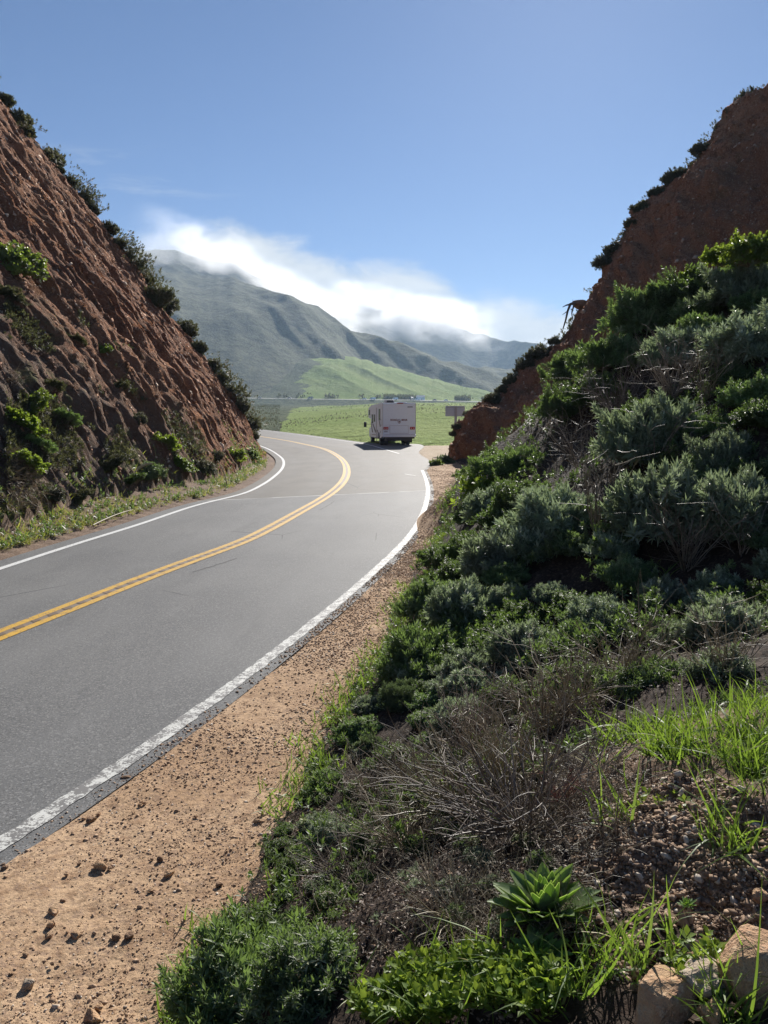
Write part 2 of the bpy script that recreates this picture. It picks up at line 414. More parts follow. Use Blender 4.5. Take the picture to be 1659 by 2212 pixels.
def paint_lines():
    strip('edge_line', inn, -.065, .065, M['white_new'], .006, kind='structure')
    strip('edge_line', out, -.06, .06, M['white_new'], .008, kind='structure')
    # worn line on the near side: ragged edges
    T, N = nrm2(rgt); C = poly(rgt, .03, 0); T, N = nrm2(C)
    n1 = fbm(P3(C[:, 0] * 9, C[:, 1] * 9, 0), 3, 3) * .018; n2 = fbm(P3(C[:, 0] * 9, C[:, 1] * 9, 5), 3, 9) * .018
    a = C + N * (.065 + n1)[:, None]; b = C - N * (.065 + n2)[:, None]
    V = np.stack([a, b], 1).reshape(-1, 2)
    mk('edge_line', P3(V[:, 0], V[:, 1], gz(V[:, 0], V[:, 1]) + .005), gridf(len(C), 2), M['white'], kind='structure')
    strip('centre_strip', yel, -.07, .07, M['dusty'], .0045, kind='structure')
    V = strip('centre_line', yel, .05, .165, M['yellow'], .006, kind='structure')
    V = strip('centre_line', yel, -.165, -.05, M['yellow'], .006, kind='structure')
    # rumble grooves milled between and across the two yellow lines
    C = poly(yel, .05, 0); T, N = nrm2(C); c = np.concatenate([[0], np.cumsum(np.linalg.norm(np.diff(C, axis=0), axis=1))])
    Vs, Fs = [], []
    for s in np.arange(24, c[-1] - 60, .3):
        i = int(np.searchsorted(c, s)); p, t, nn = C[i], T[i], N[i]
        if p[1] > 27: break
        o = len(Vs)
        for a, b in ((-.09, -.035), (.03, -.055), (.09, .035), (-.03, .055)):
            q = p + t * a * random.uniform(.9, 1.2) + nn * b * random.uniform(.8, 1.1); Vs.append((q[0], q[1], float(gz(*q)) + .009))
        Fs.append((o, o + 1, o + 2, o + 3))
    mk('rumble_grooves', Vs, np.array(Fs), M['groove'], kind='structure')
    d = np.array([at(874, 1024)[:2], at(885, 1026)[:2], at(897, 1028)[:2]])
    strip('road_dash', poly(d, .2, 0), -.05, .05, M['white'], .006, kind='structure')
paint_lines()

# ------------------------------------------------------------------ ground on the right: shoulder and bank
toe_px = [(400, 2180), (480, 2010), (560, 1880), (640, 1740), (700, 1600), (760, 1500), (850, 1370), (880, 1290), (945, 1170), (988, 1080), (1003, 1025)]
toeR = [at(*p) for p in toe_px]
toeR = [np.array([-1.0, -3, 0]), np.array([-1.0, 0, 0]), np.array([-1.0, 1.8, 0])] + toeR + [np.array([3.9, 37, 0]), np.array([3.7, 41, 0]), np.array([3.9, 43, 0])]
TOE = poly(toeR, .25, 4)
toe_x = lambda y: np.interp(y, TOE[:, 1], TOE[:, 0])
ctrl = [(p[0], p[1], 0.) for p in toeR] + [(p[0] - 1.5, p[1], -1.0) for p in toeR] + [
    (0, 1.6, .78), (-.35, 2.2, .55), (.45, 2.1, .95), (.9, 1.9, 1.08), (1.1, 2.9, 1.12), (1.6, 2.6, 1.22), (2.2, 2.2, 1.5), (0, 0, .85), (1.5, 0, 1.2), (3, 0, 2), (.4, 2.9, .72), (0, 3.4, .33),
    (.1, 4.2, .30), (1.0, 4.1, .72), (2.0, 4.3, 1.05), (2.6, 5.2, 1.15), (.6, 5.0, .45), (1.3, 5.6, .72), (3.2, 6.2, 1.55), (1.0, 7.5, .7), (2.2, 7.2, 1.35), (3.6, 7.2, 2.3), (4.5, 9, 3.2), (3.0, 9, 2.1), (1.6, 9.5, 1.1),
    (5.9, 12, 4.4), (4.2, 12, 3.2), (2.4, 12, 1.6), (4.4, 14, 3.9), (3, 16, 2.2), (4.2, 18, 3.2), (4.6, 24, 2.0), (4.6, 30, 1.0), (6.5, 32, 1.2), (5.4, 36, .5), (7, 38, 1.2), (9, 33, 2.8),
    (8, 12, 5.3), (10, 18, 5.2), (8, 25, 4.), (14, 12, 6.8), (13, 20, 5.8), (20, 15, 8), (8, 5, 4.5), (6, 2, 4.), (14, 5, 7), (10, 0, 6), (4, 46, -1), (10, 50, -1), (20, 50, -1), (30, 50, -1), (30, 40, 3), (16, 45, 0), (22, 30, 8), (30, 20, 10)]
ctrl = np.array(ctrl)
def rbf_fit(P):
    d = np.linalg.norm(P[:, None, :2] - P[None, :, :2], axis=2)
    A = np.zeros((len(P) + 3,) * 2); A[:len(P), :len(P)] = d + np.eye(len(P)) * -.02
    A[:len(P), len(P):] = np.c_[np.ones(len(P)), P[:, :2]]; A[len(P):, :len(P)] = A[:len(P), len(P):].T
    return np.linalg.solve(A, np.r_[P[:, 2], 0, 0, 0])
RW = rbf_fit(ctrl)
def rbf(x, y):
    x = np.asarray(x, float); y = np.asarray(y, float); sh = x.shape; x = x.ravel(); y = y.ravel(); r = np.empty(len(x))
    for i in range(0, len(x), 20000):
        s = slice(i, i + 20000)
        d = np.hypot(x[s, None] - ctrl[None, :, 0], y[s, None] - ctrl[None, :, 1])
        r[s] = d @ RW[:len(ctrl)] + RW[-3] + RW[-2] * x[s] + RW[-1] * y[s]
    return r.reshape(sh)
RTREE_x = RE[:, 0]; RTREE_y = RE[:, 1]
def rz(x, y, detail=True):                # ground height on the right of the road
    x = np.asarray(x, float); y = np.asarray(y, float)
    h = rbf(x, y); h = (h + np.sqrt(h * h + .012)) / 2 - .01
    h = np.maximum(h, 0)
    re_y = RE[RE[:, 1] < 57]; ex = np.interp(y, re_y[:, 1], re_y[:, 0])
    e = x - ex                             # beyond the asphalt edge
    z = gz(x, y) + h - .05 * sstep(.12, -.35, e) + .012 * sstep(.0, .25, e)
    if detail:
        P = P3(x, y, 0 * x)
        n = fbm(P * 1.6, 4, 5).reshape(x.shape); n2 = fbm(P * 9, 4, 8, .6).reshape(x.shape); n3 = fbm(P * 2.2, 3, 33).reshape(x.shape)
        k = sstep(-.02, .3, e)
        z = z + k * (.012 * n2 + .02 * n) + sstep(.02, .5, h) * (.10 * n + .04 * n2) + .018 * sstep(.25, 0, np.abs(e)) * n3
    return z
def right_ground():
    ys = [-3.]
    while ys[-1] < 1: ys.append(ys[-1] + .12)
    while ys[-1] < 56: ys.append(ys[-1] + .012 + .0095 * ys[-1])
    ys = np.array(ys)
    xr = [0.]
    while xr[-1] < 32: xr.append(xr[-1] + .02 + .013 * xr[-1])
    xl = [0.]
    while xl[-1] < 4.5: xl.append(xl[-1] + .022 + .004 * xl[-1])
    xs = np.concatenate([-np.array(xl[:0:-1]), xr])
    X, Y = np.meshgrid(xs, ys)
    X = X + .0 * Y
    Z = rz(X, Y)
    F = gridf(len(ys), len(xs))
    V = P3(X, Y, Z)
    cx = V[F].mean(1)
    t = cx[:, 0] - toe_x(cx[:, 1]) + .15 * fbm(cx * 2.5, 3, 4)
    padm = (cx[:, 1] > 41) & (cx[:, 0] > 0)
    ex = np.interp(cx[:, 1], RE[RE[:, 1] < 57][:, 1], RE[RE[:, 1] < 57][:, 0])
    keep = cx[:, 0] > ex - .5
    def sub(m, name, mat):
        f = F[m]; u, inv = np.unique(f, return_inverse=True)
        mk(name, V[u], inv.reshape(f.shape), mat, kind='structure', smooth=True)
    sub(keep & (t < 0) & ~padm, 'dirt_shoulder', M['shoulder'])
    sub(keep & padm, 'dirt_pullout', M['pale_dirt'])
    mnd = (((cx[:, 0] - 1.35) / .75)**2 + ((cx[:, 1] - 2.35) / .9)**2 + .5 * fbm(cx * 3, 3, 8)) < 1
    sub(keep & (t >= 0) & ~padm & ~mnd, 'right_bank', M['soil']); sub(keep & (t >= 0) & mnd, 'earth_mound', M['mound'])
right_ground()

# ------------------------------------------------------------------ red cliff on the right
CP = 42.
prof_px = [(975, 992), (973, 960), (975, 925), (982, 905), (1010, 886), (1040, 868), (1075, 846), (1105, 826), (1135, 790), (1165, 758), (1205, 728), (1222, 712), (1236, 688), (1262, 648), (1290, 598), (1300, 560), (1322, 532), (1350, 498), (1378, 455), (1400, 430), (1430, 402), (1452, 384), (1478, 360), (1502, 330), (1530, 288), (1562, 245), (1582, 222), (1604, 212), (1640, 222), (1662, 206), (1700, 190), (1760, 175)]
def cliff_disp(q, s, z, edge):
    a = fbm(q * .55, 4, 211, .55) * 2.2; ter = np.floor(a * 2.2) / 2.2 + sstep(.55, 1, (a * 2.2) % 1) / 2.2
    zz = z * .55 + .25 * s + 1.2 * vnoise(q * .3, 8); led = (sstep(0, .75, zz % 1) - sstep(.8, 1., zz % 1)) * .35 * (.5 + .5 * vnoise(q * .4, 9))
    gul = fbm(P3(s * .3 + .15 * z, z * .07, 0 * s), 3, 21, ridged=True) * .55
    blk = fbm(q * 1.3, 4, 11, .6) * .42; fine = fbm(q * 4.5, 3, 15, .6) * .16
    return edge * (gul + ter * .5 + led + blk) + fine + (1 - edge) * (.45 * blk + .22 * ter)
def cliff():
    C = np.array([atY(a, b, CP) for a, b in prof_px])
    d = np.concatenate([[0], np.cumsum(np.linalg.norm(np.diff(C, axis=0), axis=1))])
    u = np.arange(0, d[-1], .1); C = np.stack([np.interp(u, d, C[:, k]) for k in range(3)], 1)
    base = C[0] + np.array([-.2, 0, -1.2]); C = np.concatenate([base[None], C])
    us = np.concatenate([-np.linspace(1, 0, 14)[:-1]**1.5 * 12, np.linspace(0, 1, 230)**1.1 * 28])
    st = np.array([.47, -.883, 0]); bk = np.array([.75, .66, 0])
    off = np.where(us[:, None] >= 0, us[:, None] * st, -us[:, None] * bk)
    V = C[None] + off[:, None]
    # the lower face steps forward near the road end
    n = np.array([-.68, -.42, .6])
    q = V.reshape(-1, 3)
    # fall-line coordinates: strike distance and height
    s = q @ st; z = q[:, 2]
    edge = sstep(0, 2.5, np.abs(np.repeat(us, len(C))))
    rill = fbm(P3(s * .55 + .35 * z, z * .16, 0 * s), 4, 21, ridged=True) * .45
    led = fbm(P3(s * .25, z * .9, 0 * s + 3), 3, 41) * .3
    blk = fbm(q * .9, 4, 11, .55) * .45; fine = fbm(q * 3.5, 3, 15, .6) * .13
    q = q + n * cliff_disp(q, s, z, edge)[:, None]
    o = mk('red_cliff', q, gridf(len(us), len(C)), M['cut_r'], attrs={'grey': .25 * sstep(0, .5, fbm(q * .3, 3, 77))}, kind='structure', smooth=False)
    return C, st
CC, CST = cliff()

# ------------------------------------------------------------------ left cut bank
K_L = 1.36
inT, inN = nrm2(inn)
vergeL = inn + inN * .95                    # start of the verge
toeL_px = [(0, 1168), (120, 1128), (260, 1090), (400, 1062), (480, 1040), (535, 1010), (556, 985)]
toeL = [at(*p) for p in toeL_px]
toeL = [ext(toeL[0], toeL[1], 14)] + toeL + [np.array([-9.8, 49, 0]), np.array([-14, 62, 0]), np.array([-24, 84, 0]), np.array([-40, 110, 0])]
TL = poly(toeL, .5, 10)
VL = poly(vergeL, .5, 2)
def sdist(x, y, C):                        # signed distance: positive on the left of the curve
    x = np.asarray(x, float); sh = x.shape; x = x.ravel(); y = np.asarray(y, float).ravel(); r = np.empty(len(x)); sa = np.empty(len(x))
    T, N = nrm2(C); c = np.concatenate([[0], np.cumsum(np.linalg.norm(np.diff(C, axis=0), axis=1))])
    for i in range(0, len(x), 10000):
        s = slice(i, i + 10000)
        dx = x[s, None] - C[None, :, 0]; dy = y[s, None] - C[None, :, 1]
        k = np.argmin(dx * dx + dy * dy, axis=1); j = np.arange(len(k))
        nd = dx[j, k] * N[k, 0] + dy[j, k] * N[k, 1]; td = dx[j, k] * T[k, 0] + dy[j, k] * T[k, 1]
        r[s] = np.sign(nd) * np.sqrt(nd**2 + np.where((k == 0) | (k == len(C) - 1), 0, td**2)); sa[s] = c[k] + td
    return r.reshape(sh), sa.reshape(sh)
def lz(x, y, full=False):                  # left bank height before displacement
    dv, s = sdist(x, y, VL); dt, s2 = sdist(x, y, TL)
    h = np.maximum(dt, 0)
    z = gz(x, y) + np.where(dv > 0, .01 + .22 * np.clip(dv, 0, 3) * sstep(-.1, 1.2, dv), -.06 * sstep(0, -.5, dv))
    top = 20 + 2.5 * np.sin(s2 * .13)
    hh = K_L * h
    hh = np.where(hh > top, top + (hh - top) * .3, hh)
    z = z + hh
    return (z, dv, dt, s2) if full else z
LBV = []
def left_bank():
    ys = [-2.]
    while ys[-1] < 75: ys.append(ys[-1] + max(.07, .0022 * ys[-1] + .03) + (0.25 if ys[-1] > 50 else 0))
    ys = np.array(ys)
    xs = [-3.2]
    while xs[-1] > -34: xs.append(xs[-1] - (.065 if xs[-1] > -24 else .4))
    xs = np.array(xs[::-1])
    X, Y = np.meshgrid(xs, ys); Z, dv, dt, s = lz(X, Y, True)
    F = gridf(len(ys), len(xs)); V = P3(X, Y, Z)
    s = s.ravel(); dtr = dt.ravel(); dvr = dv.ravel()
    k = sstep(.0, 1.5, dtr)
    ln = np.array([.78, -.05, .6])
    ph = s + .12 * dtr + .5 * vnoise(P3(s * .2, dtr * .15, 0 * s), 2)
    r1 = fbm(P3(ph * .34, dtr * .06, 0 * s), 3, 51, ridged=True) * .34 + fbm(P3(ph * 1.15, dtr * .22, 0 * s), 3, 151, ridged=True) * .17
    r2 = fbm(P3(ph * 1.5, dtr * .35, 0 * s + 7), 4, 57, .6) * .34 * sstep(-.5, .5, fbm(P3(s * .3, dtr * .3, 0 * s), 2, 58))
    bl = fbm(V * .6, 3, 61) * .2 + fbm(V * 2.0, 4, 63, .6) * .15; fi = fbm(P3(s * 3.4 + .3 * dtr, dtr * .9, V[:, 2] * .3), 4, 65, .65) * .2
    V = V + ln * (k * (r1 + r2 + bl) + sstep(.0, .6, dtr) * fi)[:, None]
    V[:, 2] += sstep(0, .6, dvr) * (.05 * fbm(V * 1.7, 3, 71) + .03); LBV.append(V)
    gr = sstep(-9.5, -4, -0.12 * V[:, 2] * 0 - (Y.ravel() * .45 + V[:, 2] * .9) + 5 + 3 * fbm(V * .25, 3, 81))
    gr = .95 * sstep(26, 12, Y.ravel() * .75 + V[:, 2] * 1.1 - 2 + 7 * fbm(V * .3, 3, 81))
    keep = V[F][:, :, :].mean(1)
    m = dvr[F].mean(1) > -.7
    vm = m & (dtr[F].mean(1) < 0)
    def sub(mm, name, mat, **kw):
        f = F[mm]; u, inv = np.unique(f, return_inverse=True)
        mk(name, V[u], inv.reshape(f.shape), mat, kind='structure', attrs={'grey': gr[u]}, **kw)
    sub(vm, 'grass_verge', M['mound'], smooth=True)
    sub(m & ~vm, 'left_cut_bank', M['cut'], smooth=False)
left_bank()

# ------------------------------------------------------------------ valley, far hills
def field():
    az = np.linspace(-1.6, 1.6, 260); ys = 44 * (1600 / 44.) ** np.linspace(0, 1, 240)
    A, Y = np.meshgrid(az, ys); X = A * Y
    Oo = out[np.argsort(out[:, 1])]
    To, No = nrm2(out); far = out - No * .75
    far = np.concatenate([[[60, 48.5]], [[8, 51.5]], [[3.2, 59]], far[far[:, 1] > 62], [[-90, 175]]])
    o = np.argsort(far[:, 0]); yo = np.interp(X, far[o, 0], far[o, 1])
    yp = Y - yo
    g = np.interp(yp, [-50, -1.5, 0, 8, 60, 150, 350, 720, 1600], [-.5, -.25, 0, .35, 2.0, 4.0, 8.2, 15.5, 34])
    n = fbm(P3(X * .04, Y * .04, 0 * X), 4, 91).reshape(X.shape)
    Z = .25 + g + np.clip(yp, 0, 40) / 40 * n * .7 - .02
    a2 = X / Y
    bnd = np.interp(Y, [60, 120, 300, 500, 700, 800], [-.135, -.135, -.125, -.11, -.08, -.05])
    gm = sstep(-.012, .012, a2 - bnd + .012 * fbm(P3(X * .03, Y * .03, 0 * X), 3, 95).reshape(X.shape))
    gm = gm * (1 - sstep(690, 730, Y) * sstep(1300, 760, Y))
    mk('field', P3(X, Y, Z), gridf(*X.shape), M['field'], attrs={'green': gm.ravel()}, kind='structure', smooth=True)
    return lambda x, y: float(np.interp(y, ys, Z[:, int(np.clip(np.argmin(np.abs(az - x / y)), 0, 259))]))
field_z = field()
def hill(name, crest_px, Y, Yb, zb, seed, gul=1., green=None, mat='hill', back=400, nx=260, shape=1.15):
    P = np.array([atY(a, b, Y) for a, b in crest_px]); xs = np.linspace(P[0, 0], P[-1, 0], nx)
    m = np.gradient(P[:, 2], P[:, 0])
    zc = np.interp(xs, P[:, 0], P[:, 2])
    ker = np.hanning(9); ker /= ker.sum(); zc = np.convolve(np.pad(zc, 4, 'edge'), ker, 'valid')
    span = Y - Yb
    zc = zc + fbm(P3(xs * 30 / span, 0, seed), 4, seed) * span * .008
    t = np.linspace(0, 1, 130)[:, None]
    f = t ** shape
    Xg = xs[None] * (1 - t) + xs[None] * (Yb / Y) * t
    Yg = Y * (1 - t) + Yb * t + 0 * xs[None]
    w = np.sin(np.pi * np.clip(t, 0, 1)) ** 1.3
    Zg = zc[None] * (1 - f) + zb * f
    pf = P3(Xg / span * 2.6 - 1.6 * t, Yg / span * .5, 0 * Xg + seed)
    gl = fbm(pf, 4, seed + 3, .42, ridged=True).reshape(Xg.shape)
    n2 = fbm(P3(Xg / span * 16, Yg / span * 10, 0 * Xg), 4, seed + 9).reshape(Xg.shape)
    Zg = Zg + w * gul * span * (.10 * (gl - .42) + .008 * n2)
    Zg = np.maximum(Zg, zb * (t[:, :1] > 2))
    Xb = xs[None] * (1 + back / Y) ; rowb = np.stack([Xb[0], np.full(nx, Y + back), zc - back * .7], 1)
    V = np.concatenate([rowb, P3(Xg, Yg, Zg)])
    gr = np.zeros(len(V)) if green is None else green(V)
    return mk(name, V, gridf(131, nx), M[mat], attrs={'green': gr}, kind='structure', smooth=True)
hill('far_ridge', [(500, 640), (640, 668), (740, 655), (800, 662), (850, 674), (900, 686), (960, 702), (1020, 719), (1080, 738), (1140, 748), (1180, 752), (1260, 775), (1400, 800), (1700, 815), (2100, 840)], 2600, 1500, 30, 5, .9)
hill('left_mountain', [(-500, 600), (0, 560), (200, 548), (290, 534), (320, 540), (345, 544), (375, 541), (400, 545), (440, 556), (480, 563), (515, 574), (545, 590), (580, 608), (620, 634), (655, 658), (690, 682), (720, 705), (760, 738), (800, 770), (860, 800), (930, 820), (1000, 838), (1060, 850), (1120, 862)], 1950, 840, 14, 11, 1.15,
     green=lambda V: .35 * sstep(1150, 980, V[:, 1]) * sstep(-.14, -.08, V[:, 0] / V[:, 1]))
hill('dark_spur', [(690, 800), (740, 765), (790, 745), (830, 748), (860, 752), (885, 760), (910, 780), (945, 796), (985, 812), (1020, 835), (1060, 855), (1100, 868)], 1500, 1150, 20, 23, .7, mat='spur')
hill('green_hill', [(480, 850), (540, 820), (600, 782), (640, 769), (680, 765), (730, 767), (780, 776), (840, 792), (900, 808), (960, 824), (1020, 840), (1060, 849), (1130, 860), (1250, 872)], 1120, 790, 15.5, 31, .35,
     green=lambda V: sstep(-.02, .05, V[:, 0] / V[:, 1] + .135 - (V[:, 2] - 15) * .0006 + .045 * fbm(V * .012, 4, 5)) * .95, mat='field', back=150)

# ================================================================== vegetation and stone builders
rng = np.random.default_rng(11)
def unit(v): return v / np.maximum(np.linalg.norm(v, axis=-1, keepdims=True), 1e-9)
def frames(axis, roll=None):               # rotation matrices whose third column is axis
    axis = unit(np.asarray(axis, float)); n = len(axis)
    ref = np.where(np.abs(axis[:, 2:3]) < .9, np.array([[0, 0, 1.]]), np.array([[1., 0, 0]]))
    x = unit(np.cross(ref, axis)); y = np.cross(axis, x)
    roll = rng.uniform(0, 2 * np.pi, n) if roll is None else roll
    c, s = np.cos(roll)[:, None], np.sin(roll)[:, None]
    return np.stack([x * c + y * s, -x * s + y * c, axis], 2)
def inst(tv, tf, pos, Rm, scl, rnd=None):
    n = len(pos); scl = np.asarray(scl, float)
    if scl.ndim == 1: scl = np.repeat(scl[:, None], 3, 1)
    V = np.einsum('nij,nkj->nki', Rm, tv[None] * scl[:, None, :]) + np.asarray(pos)[:, None]
    F = tf[None] + (np.arange(n) * len(tv))[:, None, None]
    a = np.repeat(rng.uniform(0, 1, n) if rnd is None else rnd, len(tv))
    return V.reshape(-1, 3), F.reshape(-1, tf.shape[1]), a
def join(parts):
    Vs, Fs, As, o = [], [], [], 0
    for V, F, A in parts:
        Vs.append(V); Fs.append(F + o); As.append(A); o += len(V)
    return np.concatenate(Vs), np.concatenate(Fs), np.concatenate(As)
def leafT(w=.3, fold=.06, droop=.12, broad=False):     # base at origin, length along +z, face towards +y
    m = .55 if broad else .42
    tv = np.array([(0, 0, 0), (-w / 2, fold, m), (0, -fold * .3, m), (w / 2, fold, m), (0, -droop, 1.)])
    return tv, np.array([(0, 2, 4, 1), (0, 3, 4, 2)])
def sprigT(k, w, lo, hi, seed, broad=False, levels=1, gap=.3):
    g = np.random.default_rng(seed); tv, tf = leafT(w, broad=broad)
    az = np.arange(k) * 2.4 + g.uniform(-.3, .3, k); tl = np.radians(np.linspace(lo, hi, k) + g.uniform(-8, 8, k))
    ax = np.stack([np.sin(tl) * np.cos(az), np.sin(tl) * np.sin(az), np.cos(tl)], 1)
    Z = ax; X = unit(np.cross(np.tile([0, 0, 1.], (k, 1)), Z)); Y = np.cross(Z, X)
    Rm = np.stack([X, Y, Z], 2)
    hh = np.linspace(gap * levels, 0, k)
    V, F, _ = inst(tv, tf, np.stack([0 * hh, 0 * hh, hh], 1), Rm, g.uniform(.75, 1.1, k), np.zeros(k))
    return V, F
SPRIG = {
    'serrated': [sprigT(11, .26, 8, 95, s, gap=.5) for s in (1, 2, 3)],
    'small': [sprigT(10, .42, 10, 90, s, gap=.7) for s in (4, 5, 6)],
    'fluffy': [sprigT(16, .07, 2, 85, s, gap=.6) for s in (7, 8)],
    'broad': [sprigT(6, .62, 25, 80, s, True, gap=.5) for s in (9, 10)],
}
def tubes(lines, rads, sides=4):           # tapered tubes through polylines
    Vs, Fs, As, o = [], [], [], 0
    for L_, r in zip(lines, rads):
        L_ = np.asarray(L_, float); n = len(L_); T = unit(np.gradient(L_, axis=0))
        ref = np.array([0, 0, 1.]) if abs(T[0, 2]) < .8 else np.array([1., 0, 0])
        X = unit(np.cross(T, ref)); Y = np.cross(T, X)
        rr = np.linspace(r[0], r[1], n)[:, None, None]
        a = np.arange(sides) * 2 * np.pi / sides
        V = L_[:, None] + rr * (X[:, None] * np.cos(a)[None, :, None] + Y[:, None] * np.sin(a)[None, :, None])
        i = np.arange(n - 1)[:, None] * sides; j = np.arange(sides)[None]; k = (j + 1) % sides
        F = np.stack([i + j, i + k, i + sides + k, i + sides + j], 2).reshape(-1, 4) + o
        Vs.append(V.reshape(-1, 3)); Fs.append(F); As.append(np.full(n * sides, random.random())); o += n * sides
    return np.concatenate(Vs), np.concatenate(Fs), np.concatenate(As)
def branching(base, h, n, spread, g, sub=3, bend=.25, r0=.006, seg=6, up=1.):
    lines, rads = [], []
    for _ in range(n):
        a = g.uniform(0, 6.283); t = spread * g.uniform(.3, 1)
        d = np.array([math.cos(a) * t, math.sin(a) * t, up]); d /= np.linalg.norm(d)
        L_ = h * g.uniform(.5, 1.); p = np.array(base, float) + np.array([math.cos(a), math.sin(a), 0]) * .03 * g.uniform(0, 1); pts = [p]
        for k in range(seg):
            d = d + g.normal(0, bend, 3) * .5; d /= np.linalg.norm(d); p = p + d * L_ / seg; pts.append(p)
        r = r0 * g.uniform(.6, 1.2); lines.append(pts); rads.append((r, r * .35))
        for _s in range(sub):
            i = int(g.integers(1, seg)); q = pts[i]; e = unit((pts[i + 1] - pts[i]) + g.normal(0, .6, 3) * L_ / seg)
            l2 = L_ * g.uniform(.2, .5); pp = [q]
            for k in range(4):
                e = unit(e + g.normal(0, bend, 3) * .6); q = q + e * l2 / 4; pp.append(q)
            lines.append(pp); rads.append((r * .5, r * .22))
    return lines, rads

M['leaf_silver'] = leafmat('grey_green_leaf', (.075, .105, .065), (.40, .46, .33), (.30, .38, .18), .4, .5, .5, (.58, .62, .48), .25)  # palest colour paints rim-lit leaf tips
M['leaf_dark'] = leafmat('dark_green_leaf', (.035, .065, .025), (.13, .18, .07), (.20, .31, .06), .4, .5, .5, (.30, .33, .14), .2)
M['leaf_fluffy'] = leafmat('feathery_grey_green_leaf', (.11, .15, .09), (.19, .23, .15), (.2, .28, .1), .4, .6, .3)
M['leaf_bright'] = leafmat('bright_green_leaf', (.08, .145, .025), (.16, .22, .04), (.34, .46, .05), .45, .45, .4)
M['leaf_crest'] = leafmat('crest_leaf', (.05, .06, .032), (.12, .125, .06), (.17, .18, .06), .3, .6, .3, (.22, .17, .10), .25)
M['grass'] = leafmat('grass_blade', (.06, .12, .025), (.14, .21, .04), (.30, .46, .05), .42, .5, .35, (.42, .36, .16), .12)
M['grass_dry'] = leafmat('verge_grass', (.11, .16, .03), (.32, .32, .07), (.46, .50, .08), .45, .55, .3, (.48, .38, .22), .35)
M['twig'] = leafmat('bare_twig', (.08, .055, .035), (.40, .33, .23), (.1, .05, .03), .02, .5, .5)
M['litter'] = leafmat('dead_leaf', (.045, .03, .02), (.22, .155, .10), (.1, .06, .03), .1, .6, .4, (.42, .36, .28), .08)
M['thatch'] = leafmat('dead_thatch', (.10, .075, .055), (.28, .22, .165), (.2, .15, .08), .15, .7, .3)
M['straw'] = leafmat('dry_stalk', (.42, .35, .22), (.55, .47, .32), (.4, .3, .1), .1, .6, .4)
M['succulent'] = leafmat('succulent_leaf', (.15, .26, .08), (.23, .35, .13), (.40, .58, .10), .5, .5, .4)
M['red_plant'] = leafmat('red_seed_head', (.2, .045, .03), (.3, .08, .045), (.3, .06, .03), .2, .6, .3)
M['flower'] = leafmat('yellow_flower', (.6, .45, .03), (.7, .55, .08), (.6, .5, .05), .3, .6, .3)
def m_rock(name, c1, c2, c3):
    n = NT(name); p = n.n('TexCoord').outputs['Object']
    a = n.noise(p, 7, 5, .65); b = n.noise(p, 45, 4, .7)
    c = n.mix(n.ramp(a, .35, .65), c1, c2); c = n.mix(n.ramp(b, .5, .7, 0, .7), c, c3)
    return n.fin(n.pbr(c, .85, n.bump(n.math('ADD', n.math('ADD', a, n.noise(p, 20, 5, .75)), n.math('MULTIPLY', b, .5)), 1., .02), .2))
M['rock'] = m_rock('orange_rock', (.46, .30, .17), (.36, .20, .12), (.55, .42, .28))
M['rock_pale'] = m_rock('pale_rock', (.42, .34, .25), (.33, .24, .17), (.5, .45, .38))
M['rock_dark'] = m_rock('brown_stone', (.20, .12, .075), (.27, .17, .10), (.13, .08, .06))
def m_rubble(name, c1, c2, c3):
    n = NT(name); r = n.attr('rnd'); p = n.pos()
    c = n.mix(r, c1, c2); c = n.mix(n.ramp(r, .86, .9), c, c3)
    c = n.mix(n.math('MULTIPLY', n.noise(p, 60, 3), .5), c, tuple(q * .6 for q in c1))
    return n.fin(n.pbr(c, .9, None, .3))
M['gravel'] = m_rubble('gravel', (.30, .19, .115), (.56, .39, .26), (.62, .54, .45))
M['rubble'] = m_rubble('rubble', (.20, .13, .085), (.44, .31, .21), (.64, .56, .46))
M['chips'] = m_rubble('red_soil_clods', (.24, .115, .066), (.54, .31, .19), (.7, .56, .43))
M['chips_r'] = m_rubble('cliff_soil_clods', (.26, .14, .08), (.48, .29, .18), (.62, .5, .38))  # clod colours for the right cliff

def hullT(seed, n=11, dims=(1, .8, .6)):
    g = random.Random(seed); b = bmesh.new()
    for _ in range(n):
        v = Vector((g.gauss(0, 1), g.gauss(0, 1), g.gauss(0, 1))).normalized() * g.uniform(.8, 1)
        b.verts.new((v.x * dims[0] * .5, v.y * dims[1] * .5, v.z * dims[2] * .5))
    bmesh.ops.convex_hull(b, input=b.verts[:]); bmesh.ops.delete(b, geom=[v for v in b.verts if not v.link_faces], context='VERTS')
    bmesh.ops.triangulate(b, faces=b.faces[:]); b.verts.index_update()
    V = np.array([v.co[:] for v in b.verts]); F = np.array([[v.index for v in f.verts] for f in b.faces]); b.free()
    return V, F
HULLS = [hullT(s, 9 + s % 3, (1, .6 + .1 * (s % 4), .45 + .08 * (s % 3))) for s in range(6)]
def randR(n): return frames(rng.normal(0, 1, (n, 3)))
def scatter_stones(pos, size):
    k = rng.integers(0, len(HULLS), len(pos)); parts = []
    for j, (tv, tf) in enumerate(HULLS):
        m = k == j
        if m.any():
            up = np.tile([0, 0, 1.], (m.sum(), 1)) + rng.normal(0, .35, (m.sum(), 3))
            parts.append(inst(tv, tf, pos[m], frames(up), size[m]))
    return join(parts)
